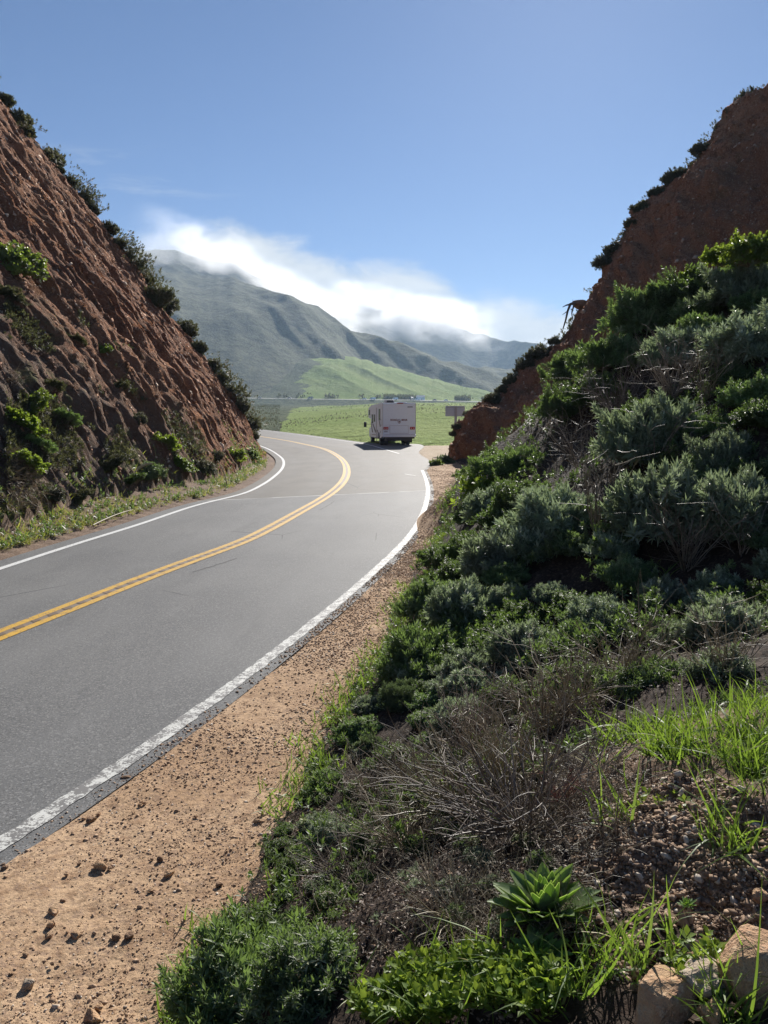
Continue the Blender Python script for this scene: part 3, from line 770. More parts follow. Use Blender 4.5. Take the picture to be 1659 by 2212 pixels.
def rock_mesh(name, seed, dims, mat, parent=None, **k):
    g = random.Random(seed); b = bmesh.new()
    for _ in range(17):
        v = Vector((g.gauss(0, 1), g.gauss(0, 1), g.gauss(0, 1))).normalized()
        v = Vector([math.copysign(abs(c) ** .7, c) for c in v])
        b.verts.new((v.x * dims[0] * .5, v.y * dims[1] * .5, v.z * dims[2] * .5))
    bmesh.ops.convex_hull(b, input=b.verts[:]); bmesh.ops.delete(b, geom=[v for v in b.verts if not v.link_faces], context='VERTS')
    bmesh.ops.triangulate(b, faces=b.faces[:])
    bmesh.ops.bevel(b, geom=b.edges[:], offset=min(dims) * .05, segments=1, affect='EDGES')
    bmesh.ops.triangulate(b, faces=b.faces[:])
    bmesh.ops.subdivide_edges(b, edges=b.edges[:], cuts=4, use_grid_fill=True)
    V = np.array([v.co[:] for v in b.verts]); s = min(dims)
    d = fbm(V / s * 3.5, 4, seed, .6) * s * .07
    N = unit(V)
    for v, q in zip(b.verts, V + N * d[:, None]): v.co = q
    me = bpy.data.meshes.new(name); b.to_mesh(me); b.free(); me.materials.append(mat)
    o = bpy.data.objects.new(name, me); COL.objects.link(o); o.parent = parent
    return tag(o, **k)

# ray against the ground, right and left
def hitR(dx, dy, lift=0.):
    dx = np.atleast_1d(np.asarray(dx, float)); dy = np.atleast_1d(np.asarray(dy, float))
    ab = np.array([ray(a, b) for a, b in zip(dx, dy)]); ys = 1.0 * 45 ** np.linspace(0, 1, 150)
    X = ab[:, :1] * ys[None]; Z = EYE + ab[:, 1:] * ys[None]; G = rz(X, np.broadcast_to(ys, X.shape), False) + lift
    hitm = Z < G; k = np.where(hitm.any(1), hitm.argmax(1), -1)
    k0 = np.clip(k - 1, 0, 149); j = np.arange(len(k))
    d0 = (Z - G)[j, k0]; d1 = (Z - G)[j, k]; t = np.where(k > 0, d0 / np.maximum(d0 - d1, 1e-6), 0)
    y = ys[k0] + (ys[k] - ys[k0]) * t; x = ab[:, 0] * y
    ok = k > 0
    return np.stack([x, y, rz(x, y, False)], 1)[ok], ok
def hitL(dx, dy):
    dx = np.atleast_1d(np.asarray(dx, float)); dy = np.atleast_1d(np.asarray(dy, float))
    ab = np.array([ray(a, b) for a, b in zip(dx, dy)]); ys = 6.0 * 10 ** np.linspace(0, 1, 90)
    X = ab[:, :1] * ys[None]; Z = EYE + ab[:, 1:] * ys[None]; G = lz(X, np.broadcast_to(ys, X.shape))
    hitm = Z < G; k = np.where(hitm.any(1), hitm.argmax(1), -1); k0 = np.clip(k - 1, 0, 89); j = np.arange(len(k))
    d0 = (Z - G)[j, k0]; d1 = (Z - G)[j, k]; t = np.where(k > 0, d0 / np.maximum(d0 - d1, 1e-6), 0)
    y = ys[k0] + (ys[k] - ys[k0]) * t; x = ab[:, 0] * y
    return np.stack([x, y, lz(x, y)], 1)[k > 0]

# ------------------------------------------------------------------ shrubs
def dome_pts(n, g, seed, shell=.35, flat=.0):
    v = g.normal(0, 1, (n * 2, 3)); v[:, 2] = np.abs(v[:, 2]) - flat; v = unit(v)[:n]
    lob = .74 + .55 * fbm(v * 2.3, 3, seed)
    r = lob * (1 - shell * g.uniform(0, 1, n) ** 1.6)
    return v * r[:, None], v
def shrub_proto(kind, seed, n, leaf, mat, aspect=(1, 1, .75), flat=0., shoots=True):
    g = np.random.default_rng(seed)
    p, v = dome_pts(n, g, seed, flat=flat); p = p * aspect
    ax = unit(v * .7 + np.array([0, 0, .75]) + g.normal(0, .35, (n, 3)))
    tpl = SPRIG[kind]; parts = []
    k = g.integers(0, len(tpl), n); s = leaf * g.uniform(.6, 1.25, n)
    rn = np.clip(g.uniform(0, .75, n) + .35 * (p[:, 2] > .45), 0, 1)  # higher sprigs lighter: sunlit tops put into the leaf colour
    for j, (tv, tf) in enumerate(tpl):
        m = k == j; parts.append(inst(tv, tf, p[m], frames(ax[m]), s[m], rn[m]))
    ns = 46 if shoots else 0; sl = []
    for i in g.integers(0, n, ns):
        dq = unit(v[i] * .55 + np.array([0, 0, .8]) + g.normal(0, .3, 3)); a0 = p[i] * .9; Ls = g.uniform(.18, .42); m5 = int(4 + Ls * 10)
        tt = np.linspace(.15, 1, m5); C = a0 + dq * Ls * tt[:, None] + np.outer(tt**2, g.normal(0, .05, 3)); sl.append(C)
        tv, tf = tpl[int(g.integers(0, len(tpl)))]
        parts.append(inst(tv, tf, C, frames(unit(dq + g.normal(0, .25, C.shape))), leaf * np.linspace(1.15, .7, m5) * g.uniform(.8, 1.1), np.clip(g.uniform(.3, 1, m5), 0, 1)))
    LV = join(parts)
    lines, rads = [], []
    for C in sl: lines.append(C); rads.append((.006, .003))
    for i in g.integers(0, n, 70):
        q = p[i]; mid = q * .5 + g.normal(0, .06, 3); lines.append([np.array([0, 0, -.12]) + q * .06, mid, q]); rads.append((.011, .004))
    TV = tubes(lines, rads)
    a = mk('foliage', *LV[:2], M[mat], attrs={'rnd': LV[2]}); b = mk('branches', *TV[:2], M['twig'], attrs={'rnd': TV[2]})
    ma, mb = a.data, b.data
    bpy.data.objects.remove(a); bpy.data.objects.remove(b)
    return ma, mb
M['leaf_green'] = leafmat('mid_green_leaf', (.05, .10, .035), (.22, .30, .15), (.24, .36, .08), .4, .5, .5, (.40, .44, .26), .2)
PRO = {
    'green': [shrub_proto('serrated', 170 + i, 900, .14, 'leaf_green') for i in range(3)],
    'silver': [shrub_proto('serrated', 100 + i, 820, .16, 'leaf_silver') for i in range(3)],
    'silverfine': [shrub_proto('serrated', 140 + i, 1500, .10, 'leaf_silver') for i in range(2)],
    'dark': [shrub_proto('small', 110 + i, 1500, .085, 'leaf_dark') for i in range(3)],
    'fluffy': [shrub_proto('fluffy', 120 + i, 900, .17, 'leaf_fluffy', (1, 1, .9)) for i in range(2)],
    'bright': [shrub_proto('broad', 130 + i, 260, .17, 'leaf_bright', (1, 1, .9)) for i in range(2)],
    'ball': [shrub_proto('small', 160 + i, 1300, .13, 'leaf_crest', (1, 1, .9), .75) for i in range(4)],
    'crest': [shrub_proto('small', 150 + i, 900, .11, 'leaf_crest', (1, 1, .95)) for i in range(4)],
}
def shrub(kind, pos, rad, label, group=None, name='shrub', cat='shrub', hs=1., lean=(0, 0)):
    ma, mb = random.choice(PRO[kind])
    e = empty(name, tuple(map(float, pos)), random.uniform(0, 6.28), label=label, cat=cat, group=group)
    e.rotation_euler = (lean[0], lean[1], random.uniform(0, 6.28)); e.scale = (rad, rad * random.uniform(.85, 1.15), rad * hs)
    for nm, me in (('foliage', ma), ('branches', mb)):
        o = bpy.data.objects.new(nm, me); COL.objects.link(o); o.parent = e
    return e
GR = 'shrubs covering the right bank'
heroes = [
    ('dark', 1500, 610, 95, 'broad dark green shrub on the right bank crest, under the yellow-green leafy plant'),
    ('dark', 1640, 545, 80, 'green shrub behind the yellow-green plants at the right edge of the crest'),
    ('silver', 1615, 600, 90, 'grey-green shrub at the top right edge of the right bank'),
    ('dark', 1400, 660, 85, 'dark green shrub on the right bank crest, where its outline starts to level off'),
    ('dark', 1320, 710, 75, 'dense dark green crest shrub in front of the middle of the red cliff'),
    ('dark', 1255, 775, 70, 'small dark shrub on the crest below the hanging root of the red cliff'),
    ('dark', 1225, 865, 55, 'dark shrub on the steep left flank of the foliage, against the low cliff'),
    ('silver', 1480, 740, 75, 'grey-green shrub in the second row below the crest of the right bank'),
    ('silver', 1620, 720, 95, 'large silvery shrub at the right edge of the photo, below the crest shrubs'),
    ('dark', 1300, 830, 70, 'low dark shrub in the shade left of the tangle of bare stems'),
    ('silver', 1410, 930, 95, 'round domed grey-green shrub standing alone in the middle of the dark hollow'),
    ('silver', 1560, 975, 60, 'small pale silvery shrub right of the round domed shrub'),
    ('silver', 1450, 1080, 110, 'wide frosted-looking shrub with pale leaf tips below the round domed shrub'),
    ('silver', 1600, 1090, 95, 'silvery shrub at the right edge beside the wide frosted-looking shrub'),
    ('bright', 1050, 1065, 42, 'light green leafy shrub at the foot of the red cliff beside the shoulder'),
    ('dark', 1120, 1075, 60, 'dark shrub behind the light green one near the foot of the cliff'),
    ('silver', 1205, 1110, 75, 'silvery shrub on the slope beneath the leaning bare branch'),
    ('dark', 1015, 1180, 50, 'low green shrub spilling over the narrow part of the dirt shoulder'),
    ('silver', 1085, 1190, 65, 'grey-green shrub just right of the one spilling over the shoulder'),
    ('dark', 930, 1290, 62, 'dark green shrub on the shoulder edge, nearest to the curve of the white line'),
    ('silver', 1010, 1300, 68, 'grey-green shrub one step up the slope from the shoulder edge'),
    ('silver', 1140, 1370, 85, 'shrub with silver leaf tips above the thicket of dry branches'),
    ('silver', 1290, 1310, 75, 'silver shrub with the brightest leaves in the middle of the right bank'),
    ('silver', 1570, 1320, 100, 'wide silver-leaved shrub at the right edge above the tall green grass'),
    ('dark', 900, 1410, 70, 'brownish dark shrub hanging over the shoulder beside the dry branches'),
    ('silver', 1010, 1420, 65, 'shrub with narrow grey leaves above the feathery plant'),
    ('fluffy', 872, 1490, 52, 'feathery pale grey-green plant, the larger of the two at the shoulder edge'),
    ('fluffy', 800, 1600, 30, 'small feathery pale tuft among dry twigs at the shoulder edge'),
    ('silver', 965, 1475, 38, 'small leafy shrub right behind the feathery pale plant'),
    ('dark', 775, 1560, 48, 'dark leafy shrub at the shoulder edge between the two feathery plants'),
    ('dark', 700, 1680, 44, 'low dark shrub at the shoulder edge below the small feathery tuft'),
    ('silver', 720, 1790, 50, 'thin silver-leaved shrub among twigs beside the near shoulder'),
    ('dark', 640, 1860, 46, 'dark scraggly shrub at the shoulder edge, halfway to the bottom of the photo'),
    ('dark', 560, 1975, 50, 'dark shrub at the shoulder edge just above the bottom serrated shrub'),
    ('dark', 860, 1620, 62, 'dark shrub inside the dry twigs below the feathery plant'),
    ('silver', 1000, 1530, 66, 'shaded grey-green shrub at the top of the dry thicket'),
    ('dark', 1110, 1480, 70, 'deeply shaded shrub behind the dense upright stems'),
    ('dark', 1240, 1450, 75, 'deeply shaded shrub behind the tall grass, the left one'),
    ('dark', 1400, 1450, 85, 'deeply shaded shrub behind the tall grass, the middle one'),
    ('silver', 1560, 1430, 80, 'grey shaded shrub behind the tall grass at the right edge'),
    ('dark', 800, 1800, 55, 'half-dead dark shrub under the low tangle of grey twigs'),
    ('dark', 930, 1700, 60, 'dark leaf clump buried in the wiry dry shrub'),
    ('dark', 720, 1930, 55, 'dark leaf clump under the sprawling grey twigs'),
    ('dark', 1080, 1640, 60, 'dark leaf clump behind the spreading dry shrub'),
]
ORD = 'lowest second third fourth fifth sixth seventh eighth ninth tenth eleventh twelfth thirteenth fourteenth fifteenth sixteenth seventeenth eighteenth nineteenth twentieth'.split()
def ordw(i):
    if i < 20: return ORD[i]
    tens = {2: 'twenty', 3: 'thirty', 4: 'forty', 5: 'fifty'}[(i + 1) // 10]; u = (i + 1) % 10
    return {2: 'twentieth', 3: 'thirtieth', 4: 'fortieth', 5: 'fiftieth'}[(i + 1) // 10] if u == 0 else tens + '-' + ['first', 'second', 'third', 'fourth', 'fifth', 'sixth', 'seventh', 'eighth', 'ninth'][u - 1]
def pxrad(p, r): return r / 1659. * p[1]
for kind, dx, dy, r, lab in heroes:
    h, ok = hitR([dx], [dy + r * .55])
    if not len(h): print('no hit', lab); continue
    p = h[0]; rad = pxrad(p, r) * 1.12
    k2 = 'silverfine' if kind == 'silver' and rad > .95 else ('green' if kind == 'dark' and len(lab) % 2 else kind)
    shrub(k2, p - np.array([0, 0, rad * .08]), rad * (1.1 if p[1] < 6 else (1.32 if dy > 860 else 1.12)), lab, hs=(1.15 if dy > 860 else 1.0) if p[1] > 6 else .95)
# second-line shrubs that make up the mass
fill = []
g_ = np.random.default_rng(5)
tries = g_.uniform([860, 560], [1700, 1500], (1000, 2))
H, ok = hitR(tries[:, 0], tries[:, 1]); px = tries[ok]
taken = []; used = {}
HOLLOW = [(1390, 850, 200, 62), (1250, 990, 130, 100), (1450, 1500, 260, 55), (1500, 1210, 160, 45), (1180, 1240, 70, 40)]
ANCH = [(1500, 610, 'the yellow-green crest plant'), (1320, 710, 'the mid crest'), (1215, 850, 'the hanging root'), (1620, 720, 'the large silvery shrub'), (1410, 930, 'the round domed shrub'), (1480, 1080, 'the wide frosted-looking shrub'),
        (1100, 1075, 'the green shrubs at the cliff foot'), (1015, 1180, 'the narrow part of the shoulder'), (930, 1290, 'the shoulder edge at the bend'), (1140, 1370, 'the silver-tipped shrub above the thicket'), (1290, 1310, 'the brightest silver shrub'), (1570, 1320, 'the wide shrub above the tall grass'), (900, 1450, 'the feathery plant'), (1250, 1180, 'the leaning bare branch'), (1300, 880, 'the shaded stems')]
for p, q in zip(H, px):
    if p[1] > 33 or p[1] < 4.6: continue
    if 1060 < q[0] < 1400 and 1400 < q[1]: continue
    if q[1] > 1500 - (q[0] - 900) * .15 + 60: continue
    t = p[0] - toe_x(p[1])
    if t < .3: continue
    # dark hollows stay open
    if any(((q[0] - a) / c)**2 + ((q[1] - b) / d)**2 < 1 for a, b, c, d in HOLLOW): continue
    if 1180 < q[0] < 1560 and 840 < q[1] < 905: continue
    if 1160 < q[0] < 1300 and 920 < q[1] < 1050: continue
    r = pxrad(p, g_.uniform(50, 95)); r = min(r, 1.15) * (.7 if p[1] > 17 else 1)
    if q[0] < 1230 and q[1] < 1085 - (q[0] - 985) * .9: continue
    if any((p[0] - a)**2 + (p[1] - b)**2 < (.68 * (r + c))**2 for a, b, c in taken): continue
    taken.append((p[0], p[1], r)); kind = g_.choice(['dark', 'green', 'silver'])
    an = min(ANCH, key=lambda a: (a[0] - q[0])**2 + (a[1] - q[1])**2); ddx, ddy = q[0] - an[0], q[1] - an[1]
    di = ('uphill ' if ddy < -30 else 'downhill ' if ddy > 30 else '') + ('left' if ddx < -20 else 'right' if ddx > 20 else ''); di = di.strip() or 'close behind'
    col = {'dark': 'dark green', 'silver': 'grey-green', 'green': 'mid-green'}[str(kind)]; szw = 'small' if r < .45 else 'medium' if r < .75 else 'wide'
    base = f'{szw} {col} shrub {di} of {an[2]}'.replace('the silver-tipped shrub above the thicket', 'the silver-tipped shrub').replace('the wide shrub above the tall grass', 'the wide grass-side shrub').replace('the green shrubs at the cliff foot', 'the cliff foot'); used[base] = used.get(base, 0) + 1
    lab = base if used[base] == 1 else base.replace(' shrub ', f" shrub, {['', '', 'next', 'third', 'fourth', 'fifth', 'sixth', 'seventh', 'eighth', 'ninth', 'tenth'][min(used[base], 10)]} one, ")
    shrub(kind, p - np.array([0, 0, r * .1]), r, lab, GR, hs=.95)
ANCH2 = [(780, 1600, 'the small feathery tuft'), (700, 1680, 'the low shrub at the shoulder edge'), (640, 1860, 'the scraggly shrub by the shoulder'), (860, 1620, 'the feathery plant'), (1000, 1530, 'the top of the dry thicket'), (1000, 1760, 'the leaning bare shrub'), (880, 1830, 'the low grey tangle'), (1130, 1790, 'the large dry thicket'), (760, 1930, 'the sprawling grey twigs'), (600, 2000, 'the bottom serrated shrub'), (1000, 1980, 'the scattered twigs by the rosette')]
tries = g_.uniform([600, 1490], [1180, 2010], (160, 2)); H, ok = hitR(tries[:, 0], tries[:, 1]); tk2 = []
for p, q in zip(H, tries[ok]):
    if p[0] < toe_x(p[1]) + .05: continue
    r = pxrad(p, g_.uniform(30, 58))
    if any((p[0] - a)**2 + (p[1] - b)**2 < (.95 * (r + c))**2 for a, b, c in tk2): continue
    tk2.append((p[0], p[1], r)); kind = str(g_.choice(['dark', 'green', 'silver', 'green']))
    an = min(ANCH2, key=lambda a: (a[0] - q[0])**2 + (a[1] - q[1])**2); ddx, ddy = q[0] - an[0], q[1] - an[1]
    di = ('above' if ddy < -18 else 'below' if ddy > 18 else 'beside') + ('-left of' if ddx < -15 else '-right of' if ddx > 15 else '')
    di = {'beside': 'right behind', 'above': 'just above', 'below': 'just below', 'beside-left of': 'left of', 'beside-right of': 'right of'}.get(di, di)
    col = {'dark': 'dark green', 'silver': 'grey-green', 'green': 'mid-green'}[kind]; base = f'small {col} leafy clump {di} {an[2]}'; used[base] = used.get(base, 0) + 1
    shrub(kind, p - np.array([0, 0, r * .15]), r, base if used[base] == 1 else base.replace('small ', 'another small ' if used[base] == 2 else 'third small '), 'leafy clumps among the dry twigs of the near slope', hs=.8)
# foreground leafy shrub and others
h, _ = hitR([560], [2150]); p = h[0]
shrub('green', p + np.array([-.02, 0, -.03]), .34, 'serrated green shrub at the bottom of the photo between the shoulder and the dry branches', hs=.95)
h, _ = hitR([690], [2120]); shrub('green', h[0] - np.array([0, 0, .04]), .24, 'smaller serrated shrub adjoining the right side of the bottom serrated shrub', hs=.9)
# yellow-green broad-leaved plant on the crest
for (dx, dy, r, lab) in [(1500, 570, 26, 'lowest and leftmost of the bright yellow-green broad-leaved plants on the crest'), (1560, 525, 38, 'bright yellow-green broad-leaved plant glowing on the crest of the right bank'), (1622, 505, 60, 'yellowish leafy plant at the top right edge beside the bright broad-leaved one')]:
    h, _ = hitR([dx], [660]); b = h[0]; Y = b[1]; tgt = atY(dx, dy, Y)
    shrub('bright', (tgt[0], Y, tgt[2] - .1 - .75 * pxrad(b, r)), pxrad(b, r), lab, hs=1.1)
print('shrubs', len(taken) + len(heroes))

# ------------------------------------------------------------------ ground cover, grass, twigs on the right
def region(n, boxes, g):                   # random pixels in ellipses (cx, cy, rx, ry, weight)
    w = np.array([b[4] for b in boxes], float); k = g.choice(len(boxes), n, p=w / w.sum()); b = np.array([q[:4] for q in boxes], float)[k]
    a = g.uniform(0, 6.283, n); r = np.sqrt(g.uniform(0, 1, n))
    return b[:, 0] + b[:, 2] * r * np.cos(a), b[:, 1] + b[:, 3] * r * np.sin(a)
def cover():
    g = np.random.default_rng(21); n = 17000
    y = 2.6 * (24 / 2.6) ** g.uniform(0, 1, n); t = g.uniform(0, 1, n) ** .9 * np.minimum(8, 1.2 + .5 * y); x = toe_x(y) + t + .05
    m = fbm(P3(x * 1.3, y * 1.3, 0), 3, 13) > -.15
    m &= (np.abs(x / y) < .62) & ~((y < 5.0) & (g.random(n) < .72)) & ~((y < 3.2) & (x > -.1))
    for a, b, c, d in HOLLOW:
        h0 = hitR([a], [b])[0][0]; rr = c / 1659 * h0[1]; m &= ((x - h0[0]) / rr)**2 + ((y - h0[1]) / (rr * .8))**2 > 1
    x, y = x[m], y[m]; z = rz(x, y, False)
    hh = (.03 + .38 * np.clip(fbm(P3(x * 1.4, y * 1.4, 4), 3, 19) + .3, 0, 1)) * g.uniform(.3, 1, len(x)) * np.clip(y / 8, .35, 1)
    ax = unit(np.stack([g.normal(-.2, .5, len(x)), g.normal(-.2, .5, len(x)), np.ones(len(x))], 1))
    parts = []; tp = SPRIG['serrated'] + SPRIG['small'] + SPRIG['fluffy'][:1]; k = g.integers(0, len(tp), len(x)); s = (.022 + .0026 * y) * g.uniform(.7, 1.5, len(x))
    for j, (tv, tf) in enumerate(tp):
        q = k == j; parts.append(inst(tv, tf, np.stack([x, y, z + hh], 1)[q], frames(ax[q]), s[q]))
    J = join(parts)
    mk('undergrowth', J[0], J[1], M['leaf_dark'], attrs={'rnd': J[2]}, label='low dark green undergrowth between the shrubs of the right bank', cat='undergrowth', kind='stuff')
cover()
def bladeT(seed, bend, w=.035, seg=5):
    t = np.linspace(0, 1, seg + 1); ww = w * (1 - t ** 1.8) + .001
    y = bend * t ** 2.2; z = t * (1 - .25 * bend * t)
    V = np.concatenate([np.stack([-ww, y, z], 1)[:, None], np.stack([ww, y, z], 1)[:, None]], 1).reshape(-1, 3)
    i = np.arange(seg) * 2
    return V, np.stack([i, i + 1, i + 3, i + 2], 1)
BLADES = [bladeT(0, .15, .026), bladeT(1, .45), bladeT(2, .8), bladeT(3, 1.1, .028)]
def blades(pos, L_, g, lean=.35, width=1.):
    n = len(pos); k = g.integers(0, len(BLADES), n); ax = unit(np.stack([g.normal(-.1, lean, n), g.normal(-.05, lean, n), np.ones(n)], 1)); parts = []
    for j, (tv, tf) in enumerate(BLADES):
        q = k == j
        if q.any(): parts.append(inst(tv, tf, pos[q], frames(ax[q]), np.stack([L_[q] * 0 + .12 * width * (L_[q] / .12) ** .5, L_[q], L_[q]], 1)))
    return join(parts)
def grass():
    g = np.random.default_rng(31)
    reg = [(1500, 1640, 190, 90, 3.2), (1600, 1740, 110, 120, 3), (1380, 1640, 110, 60, 1.2), (1330, 1740, 60, 70, .5), (1640, 1590, 60, 100, 1.2), (1290, 1530, 40, 60, .25),
           (1250, 2090, 160, 60, .5), (1000, 2140, 260, 90, .6), (1400, 2030, 60, 60, .25), (1600, 2180, 90, 60, .5), (1110, 1900, 60, 50, .25), (1420, 1250, 30, 40, .12), (1450, 1500, 120, 60, .35)]
    dx, dy = region(5600, reg, g); H, ok = hitR(dx, dy)
    cl = fbm(P3(H[:, 0] * 7, H[:, 1] * 7, 0), 2, 5); H = H[(cl > -.02)]
    L_ = g.uniform(.04, .17, len(H)) * (1 + .7 * (g.uniform(0, 1, len(H)) > .88)); H[:, 2] -= .01
    A = blades(H, L_, g, .55, .8)
    # broken fringe where the bank meets the shoulder
    n = 7000; y = 2.2 * (36 / 2.2) ** g.uniform(0, 1, n); x = toe_x(y) + g.normal(.08, .14, n); m = fbm(P3(x * 1.5, y * 1.5, 0), 3, 71) > .02
    x, y = x[m], y[m]; Q = np.stack([x, y, rz(x, y, False) - .01], 1)
    B = blades(Q, g.uniform(.04, .12, len(x)) * (1 + y / 25), g, .5, 1.3)
    J = join([A, B])
    mk('grass', J[0], J[1], M['grass'], attrs={'rnd': J[2]}, label='backlit green grass on the right mound and along the edge of the shoulder', cat='grass', kind='stuff')
grass()
def broadcover():
    g = np.random.default_rng(41)
    dx, dy = region(750, [(1000, 2140, 180, 60, 3), (880, 2190, 120, 40, 1.5), (1150, 2160, 80, 60, 1), (1500, 2110, 60, 60, .3), (1430, 1760, 60, 40, .1)], g)
    H, ok = hitR(dx, dy); H[:, 2] += g.uniform(.01, .05, len(H)); parts = []
    for j, (tv, tf) in enumerate(SPRIG['broad']):
        q = np.arange(len(H)) % 2 == j; parts.append(inst(tv, tf, H[q], frames(unit(np.stack([g.normal(0, .3, q.sum()), g.normal(0, .3, q.sum()), np.ones(q.sum())], 1))), g.uniform(.014, .034, q.sum())))
    J = join(parts); mk('clover_patch', J[0], J[1], M['leaf_bright'], attrs={'rnd': J[2]}, label='bright small-leaved weeds carpeting the bottom edge of the mound', cat='weeds', kind='stuff')
broadcover()

def bare_bush(px, h, n, spread, lab, seed, sub=4, r0=.005, dz=0., cat='dry shrub', name='dry_shrub', mat='twig', group=None, up=1.):
    H, ok = hitR([px[0]], [px[1]]); p = H[0]; g = np.random.default_rng(seed)
    L_, r = branching((0, 0, 0), h, n, spread, g, sub, .28, r0, 7, up)
    J = tubes(L_, r)
    o = mk(name, J[0], J[1], M[mat], attrs={'rnd': J[2]}, label=lab, cat=cat, group=group)
    o.location = tuple(map(float, p + np.array([0, 0, dz - .02]))); return o
bare_bush((1130, 1790), .62, 60, 2.0, 'large dry thicket of bare branches in the dark hollow left of the grassy mound', 1, 6, up=.8)
bare_bush((1000, 1760), .6, 60, 1.9, 'bare branching shrub leaning over the dark slope, next to the large thicket', 2, 6)
bare_bush((880, 1830), .42, 60, 1.6, 'low tangle of thin grey twigs above the bottom serrated shrub', 3, 6, .0035, up=.5)
bare_bush((760, 1900), .34, 44, 2.0, 'sprawling grey twigs reaching out over the edge of the shoulder', 4, 6, .003, up=.5)
bare_bush((1000, 1980), .3, 36, 2.0, 'scattered dry twigs lying on the dark soil left of the rosette plant', 5, 5, .003, up=.5)
bare_bush((1290, 1160), 1.1, 9, .45, 'tall bare leaning branches in front of the dark hollow below the red cliff', 6, 6, .008)
bare_bush((1420, 1010), .9, 16, .8, 'bare stems rising behind the round domed shrub', 7, 5, .006)
bare_bush((1250, 1010), 1.0, 18, .9, 'mass of dry stems in the shade below the crest shrubs', 8, 5, .006)
bare_bush((1600, 1200), .7, 8, .5, 'thin bare stems between the silver shrubs at the right edge', 9, 5, .004)
bare_bush((1180, 1580), .62, 46, .9, 'reddish bare stems above the large dry thicket', 10, 5, .004)
bare_bush((800, 1720), .35, 34, 1.3, 'short dry stems below the small feathery tuft', 11, 5, .003)
bare_bush((1010, 1620), .5, 50, 1.0, 'dense upright dry stems right of the feathery plants', 12, 6, .004)
bare_bush((900, 1200), .35, 5, 1.2, 'few bare sticks poking out over the middle of the shoulder', 13, 3, .004)
bare_bush((1450, 870), 1.1, 30, .8, 'pale bare stems standing in the dark hollow under the crest shrubs', 20, 6, .007)
bare_bush((1330, 900), 1.0, 34, 1.0, 'dark tangle of bare stems left of the pale bare stems in the hollow', 21, 6, .006)
bare_bush((1530, 860), .9, 26, .9, 'bare stems in the hollow near the right edge below the large silvery shrub', 22, 6, .006)
bare_bush((1480, 1230), .8, 26, .9, 'bare stems in the gap below the wide frosted-looking shrub', 23, 6, .005)
bare_bush((1250, 1540), .5, 40, 1.1, 'dark wiry tangle at the left end of the tall grass', 24, 6, .0035)
bare_bush((1215, 1730), .16, 22, .8, 'small dry plant with rust-red seed heads above the mound', 14, 5, .002, mat='red_plant', cat='plant', name='red_plant')
bare_bush((1330, 1800), .32, 7, 1.3, 'dry stalks lying over the top of the stony mound', 15, 3, .0025)
bare_bush((1340, 1500), .6, 44, .9, 'dark bare thicket behind the tall grass in the shaded hollow', 16, 6, .004)
bare_bush((1560, 1470), .5, 34, .9, 'bare stems in the shade directly above the tall backlit grass', 17, 6, .004)
bare_bush((1090, 1700), .5, 50, 1.2, 'spreading dry shrub between the upright stems and the large thicket', 18, 6, .004)
bare_bush((900, 1700), .4, 44, 1.3, 'wiry dry shrub below the larger feathery plant', 19, 6, .0035)
def litter():
    g = np.random.default_rng(51); dx, dy = region(5200, [(950, 1850, 330, 260, 3), (1150, 1600, 200, 200, 2), (1300, 950, 200, 130, .8), (1250, 1750, 200, 120, 1), (1100, 1980, 200, 80, 1)], g)
    H, ok = hitR(dx, dy); lines, rads = [], []
    for p in H:
        s = max(p[1] / 4, .6) ; L_ = g.uniform(.05, .22) * s; a = g.uniform(0, 6.28); d = np.array([math.cos(a), math.sin(a), g.uniform(.0, .9)]); q = p + np.array([0, 0, .02]); pts = [q]
        for k in range(4): d = unit(d + g.normal(0, .28, 3)); q = q + d * L_ / 4; pts.append(q)
        r = .0012 * s * g.uniform(.7, 1.9); lines.append(pts); rads.append((r, r * .5))
    J = tubes(lines, rads, 3); mk('twig_litter', J[0], J[1], M['twig'], attrs={'rnd': J[2]}, label='fine dead twigs littering the dark soil between shrubs and mound', cat='twigs', kind='stuff')
litter()
def leaf_litter():
    g = np.random.default_rng(53); dx, dy = region(15000, [(950, 1850, 330, 260, 3), (1150, 1600, 240, 200, 2), (800, 2000, 200, 160, 1), (1100, 1980, 240, 120, 1.5), (1350, 1480, 250, 120, .8), (1300, 950, 260, 140, 1)], g)
    H, ok = hitR(dx, dy); H[:, 2] = rz(H[:, 0], H[:, 1]) + g.uniform(0, .03, len(H)); tv, tf = leafT(.5, .1, .2, True)
    J = inst(tv, tf, H, frames(g.normal(0, 1, (len(H), 3)) * (1, 1, .5)), g.uniform(.009, .026, len(H)) * np.maximum(H[:, 1] / 4, .8)); mk('leaf_litter', J[0], J[1], M['litter'], attrs={'rnd': J[2]}, label='dead brown leaves covering the ground between the shrubs', cat='leaf litter', kind='stuff')
leaf_litter()

